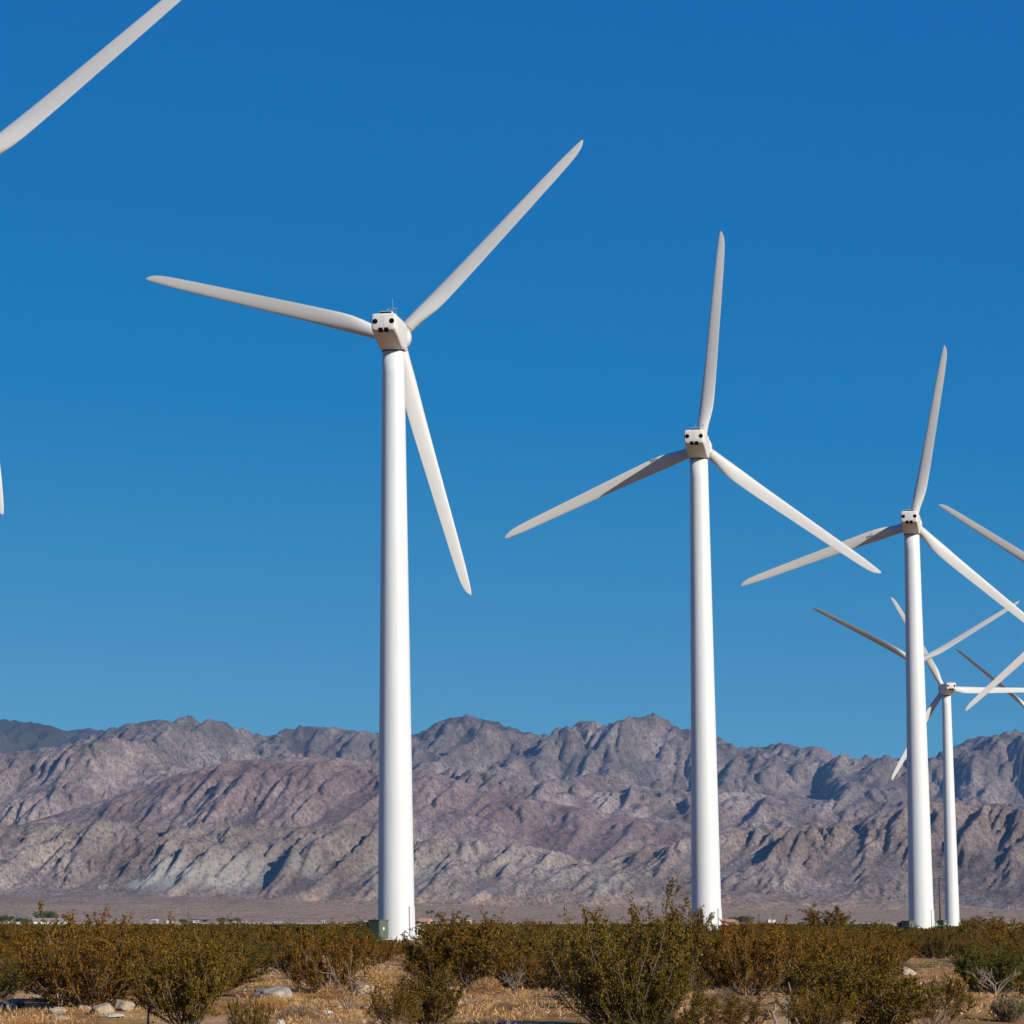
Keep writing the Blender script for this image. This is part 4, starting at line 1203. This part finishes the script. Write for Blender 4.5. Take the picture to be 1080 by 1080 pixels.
house(448, 1500, 5.5, 5, 1.8, 1.6, M_WALLT, M_ROOFR, -25, 'tan house with sloping red roof right of the tallest tower', 978)
house(481, 1600, 4, 4, 2.4, .8, M_WALLT, M_ROOFR, 10, 'tan house with red roof among bushes near the palms', 977.5)
house(494, 1700, 3.0, 4, 3.2, 1.0, M_WALLT, M_ROOFB, 0, 'tall narrow tan house among bushes near the palms', 977.5)
house(526, 2000, 6, 5, 1.8, .5, M_WALLT, M_ROOFB, 0, 'pinkish low house right of the single palm', 976.5)
house(770, 1500, 7, 6, 1.7, 1.3, M_WALLT, M_ROOFR, -12, 'house with orange red roof right of the second tower', 978)
house(813, 3000, 7, 5, 1.4, .9, M_WALLW, M_ROOFG, 12, 'far white and blue building on the slope right of the second tower', 971)

def tree_data(seed, n=2600):
    r = np.random.RandomState(seed); C = []; D = []
    cl = [(np.array([r.normal() * .38, r.normal() * .38, .55 + .42 * r.rand() ** .8]), .24 + .16 * r.rand()) for _ in range(13)]
    for c, q in cl:
        k = n // 13; d = r.normal(size=(k, 3)); d /= np.linalg.norm(d, axis=1, keepdims=True)
        C.append(c + d * (q * (0.55 + .45 * r.rand(k)))[:, None] * np.array([1, 1, .72])); D.append(d + r.normal(size=(k, 3)) * .6)
    C = np.concatenate(C); D = np.concatenate(D); n = len(C)
    f = leaves_mesh('crown', C, D, 0.10 * (.6 + .8 * r.rand(n)), np.full(n, .05), r); f.materials.append(M_TREE)
    segs = [(np.array([[0, 0, -.2], [.01, .01, .2], [.02, -.01, .5]]), np.array([.06, .05, .04]))]
    for c, q in cl[:8]: segs.append((np.array([[.01, .01, .25], (c + [0, 0, .25]) / 2, c]), np.array([.03, .022, .01])))
    t = tubes_mesh('trunk', segs, 6); t.materials.append(M_BARK)
    return f, t
TR = [tree_data(301), tree_data(302), tree_data(303)]
def tree(px, base, y, wp, hp, v, label):
    p = at_depth(px, min(base, 976.4), y); k = y / FPX
    r = empty('broadleaf_tree', p, v * 1.9, label, 'tree', 'trees on the valley floor')
    f = bpy.data.objects.new('crown', TR[v % 3][0]); COL.objects.link(f); f.parent = r
    t = bpy.data.objects.new('trunk', TR[v % 3][1]); COL.objects.link(t); t.parent = r
    r.scale = (wp * k / 1.5, wp * k / 1.5, hp * k / 1.12)
for i, a in enumerate([(51, 974.5, 1700, 21, 13, 'largest far tree, bushy green, behind the long low house'),
    (2, 979, 1400, 16, 11, 'dark green tree cut by the left edge beside the pale flat house'),
    (23, 979, 1400, 15, 8, 'round dark tree left of the long low house'),
    (68, 975, 1800, 5, 9, 'slim dark tree right of the largest far tree'),
    (73, 975, 1800, 6, 9, 'pale slim tree above the white gable of the long low house'),
    (193, 978, 1500, 10, 7, 'low greenish tree right of the big left bush'),
    (233, 974, 2500, 9, 6, 'left one of the dark green far trees behind pale ground'),
    (243, 974, 2550, 6, 5, 'middle one of the dark green far trees behind pale ground'),
    (250, 972.6, 2700, 8, 4.5, 'dark tree directly behind the white house'),
    (216, 973.6, 2550, 7, 4, 'small dark tree left of the dark green far trees'),
    (205, 972.5, 2700, 6, 3.5, 'small tree behind the white house left of the far trees'),
    (381, 978, 1400, 8, 5, 'round green tree left above the green box'),
    (394, 978, 1400, 5, 7, 'narrow green tree touching the tallest tower on its left'),
    (455, 978, 1500, 7, 6, 'green tree at the right end of the sloping red roof'),
    (440.5, 978, 1480, 5, 5, 'dark tree between the tallest tower and the sloping red roof'),
    (782, 978, 1500, 15, 10, 'bushy blue green tree right of the orange red roof'),
    (775, 977, 1700, 9, 9, 'dark tree behind the orange red roof'),
    (846, 977.5, 1700, 8, 4, 'low dark tree at the foot of the right hill'),
    (706, 977, 1700, 7, 5, 'low dark tree left of the second tower'),
    (1015, 977, 1500, 12, 5, 'low dark tree right of the small distant tower')]):
    tree(*a[:5], i, a[5])

def palm_data(seed):
    r = np.random.RandomState(seed); C = []; D = []; L = []
    for i in range(46):
        az = r.rand() * 6.283; el = r.uniform(-.7, 1.3)
        for j in range(9):
            t = (j + .5) / 9; d = np.array([math.cos(az) * math.cos(el), math.sin(az) * math.cos(el), math.sin(el) - t * .9])
            p = np.array([0, 0, 1.0]) + np.array([math.cos(az) * math.cos(el), math.sin(az) * math.cos(el), math.sin(el)]) * .15 * t + np.array([0, 0, -.07 * t * t])
            C.append(p); D.append(d); L.append(.06)
    f = leaves_mesh('fronds', np.array(C), np.array(D), np.array(L), np.array(L) * .5, r); f.materials.append(M_TREE)
    t = tubes_mesh('trunk', [(np.array([[0, 0, -.3], [.005, 0, .3], [0, .006, .7], [0, 0, 1.0]]), np.array([.035, .028, .024, .026]))], 8); t.materials.append(M_BARK)
    return f, t
PF, PT = palm_data(9)
for px, base, y, hp, lab in [(451, 977.5, 1700, 13, 'left one of a pair of far fan palms right of the tallest tower'), (455.5, 977.5, 1720, 13.5, 'right one of a pair of far fan palms right of the tallest tower'),
                             (484.5, 977.5, 1700, 13, 'far fan palm above the bushes between the pair and the lone palm'), (493.5, 977.5, 1750, 9, 'short far fan palm beside the tall narrow tan house'),
                             (521.5, 977, 1700, 9.5, 'lone far fan palm standing clear near the pinkish low house'), (795, 977.5, 1600, 7, 'small far fan palm right of the bushy blue green tree')]:
    p = at_depth(px, min(base, 976.4), y); h = (hp + 1.5) * y / FPX
    r = empty('fan_palm', p, px, lab, 'palm tree', 'fan palms on the valley floor')
    f = bpy.data.objects.new('fronds', PF); COL.objects.link(f); f.parent = r
    t = bpy.data.objects.new('trunk', PT); COL.objects.link(t); t.parent = r
    r.scale = (h * 1.15, h * 1.15, h)
for px, base, y, hp, lab in [(17.5, 976, 1900, 10, 'far pole left of the round dark tree'), (37, 975, 2000, 9, 'far pole left of the largest far tree'), (104, 976, 1900, 11, 'far pole behind the big left bush'),
                             (198.5, 976, 1600, 14, 'tallest far pole, right of the bright white building'), (349, 977, 1700, 9, 'left one of two far poles near the tiny white shed'),
                             (351.5, 977, 1700, 9.5, 'right one of two far poles near the tiny white shed'), (800.5, 977, 1600, 13, 'thin far pole right of the small palm'), (830, 977, 1600, 13, 'thin far pole at the foot of the right hill')]:
    p = at_depth(px, base, y)
    make_pole(p.x, p.y, p.z, hp * y / FPX, 1.4, lab, 'far utility poles on the valley floor')

# ------------------------------------------------------------------ desert air
def haze():
    m = bpy.data.materials.new('desert air'); m.use_nodes = True; nt = m.node_tree; nt.nodes.clear()
    out = nt.nodes.new('ShaderNodeOutputMaterial'); v = nt.nodes.new('ShaderNodeVolumePrincipled')
    v.inputs['Color'].default_value = (0.28, 0.58, 1.0, 1); v.inputs['Density'].default_value = 2.0e-5
    v.inputs['Anisotropy'].default_value = 0.0
    nt.links.new(v.outputs[0], out.inputs['Volume'])
    mb = MB(); mb.box(-15000, 16000, -1500, 14500, -40, 1000)
    o = mb.build('haze', m)
    tag(o, 'thin blue desert haze between the plain and the mountains', 'haze', kind='stuff')
haze()
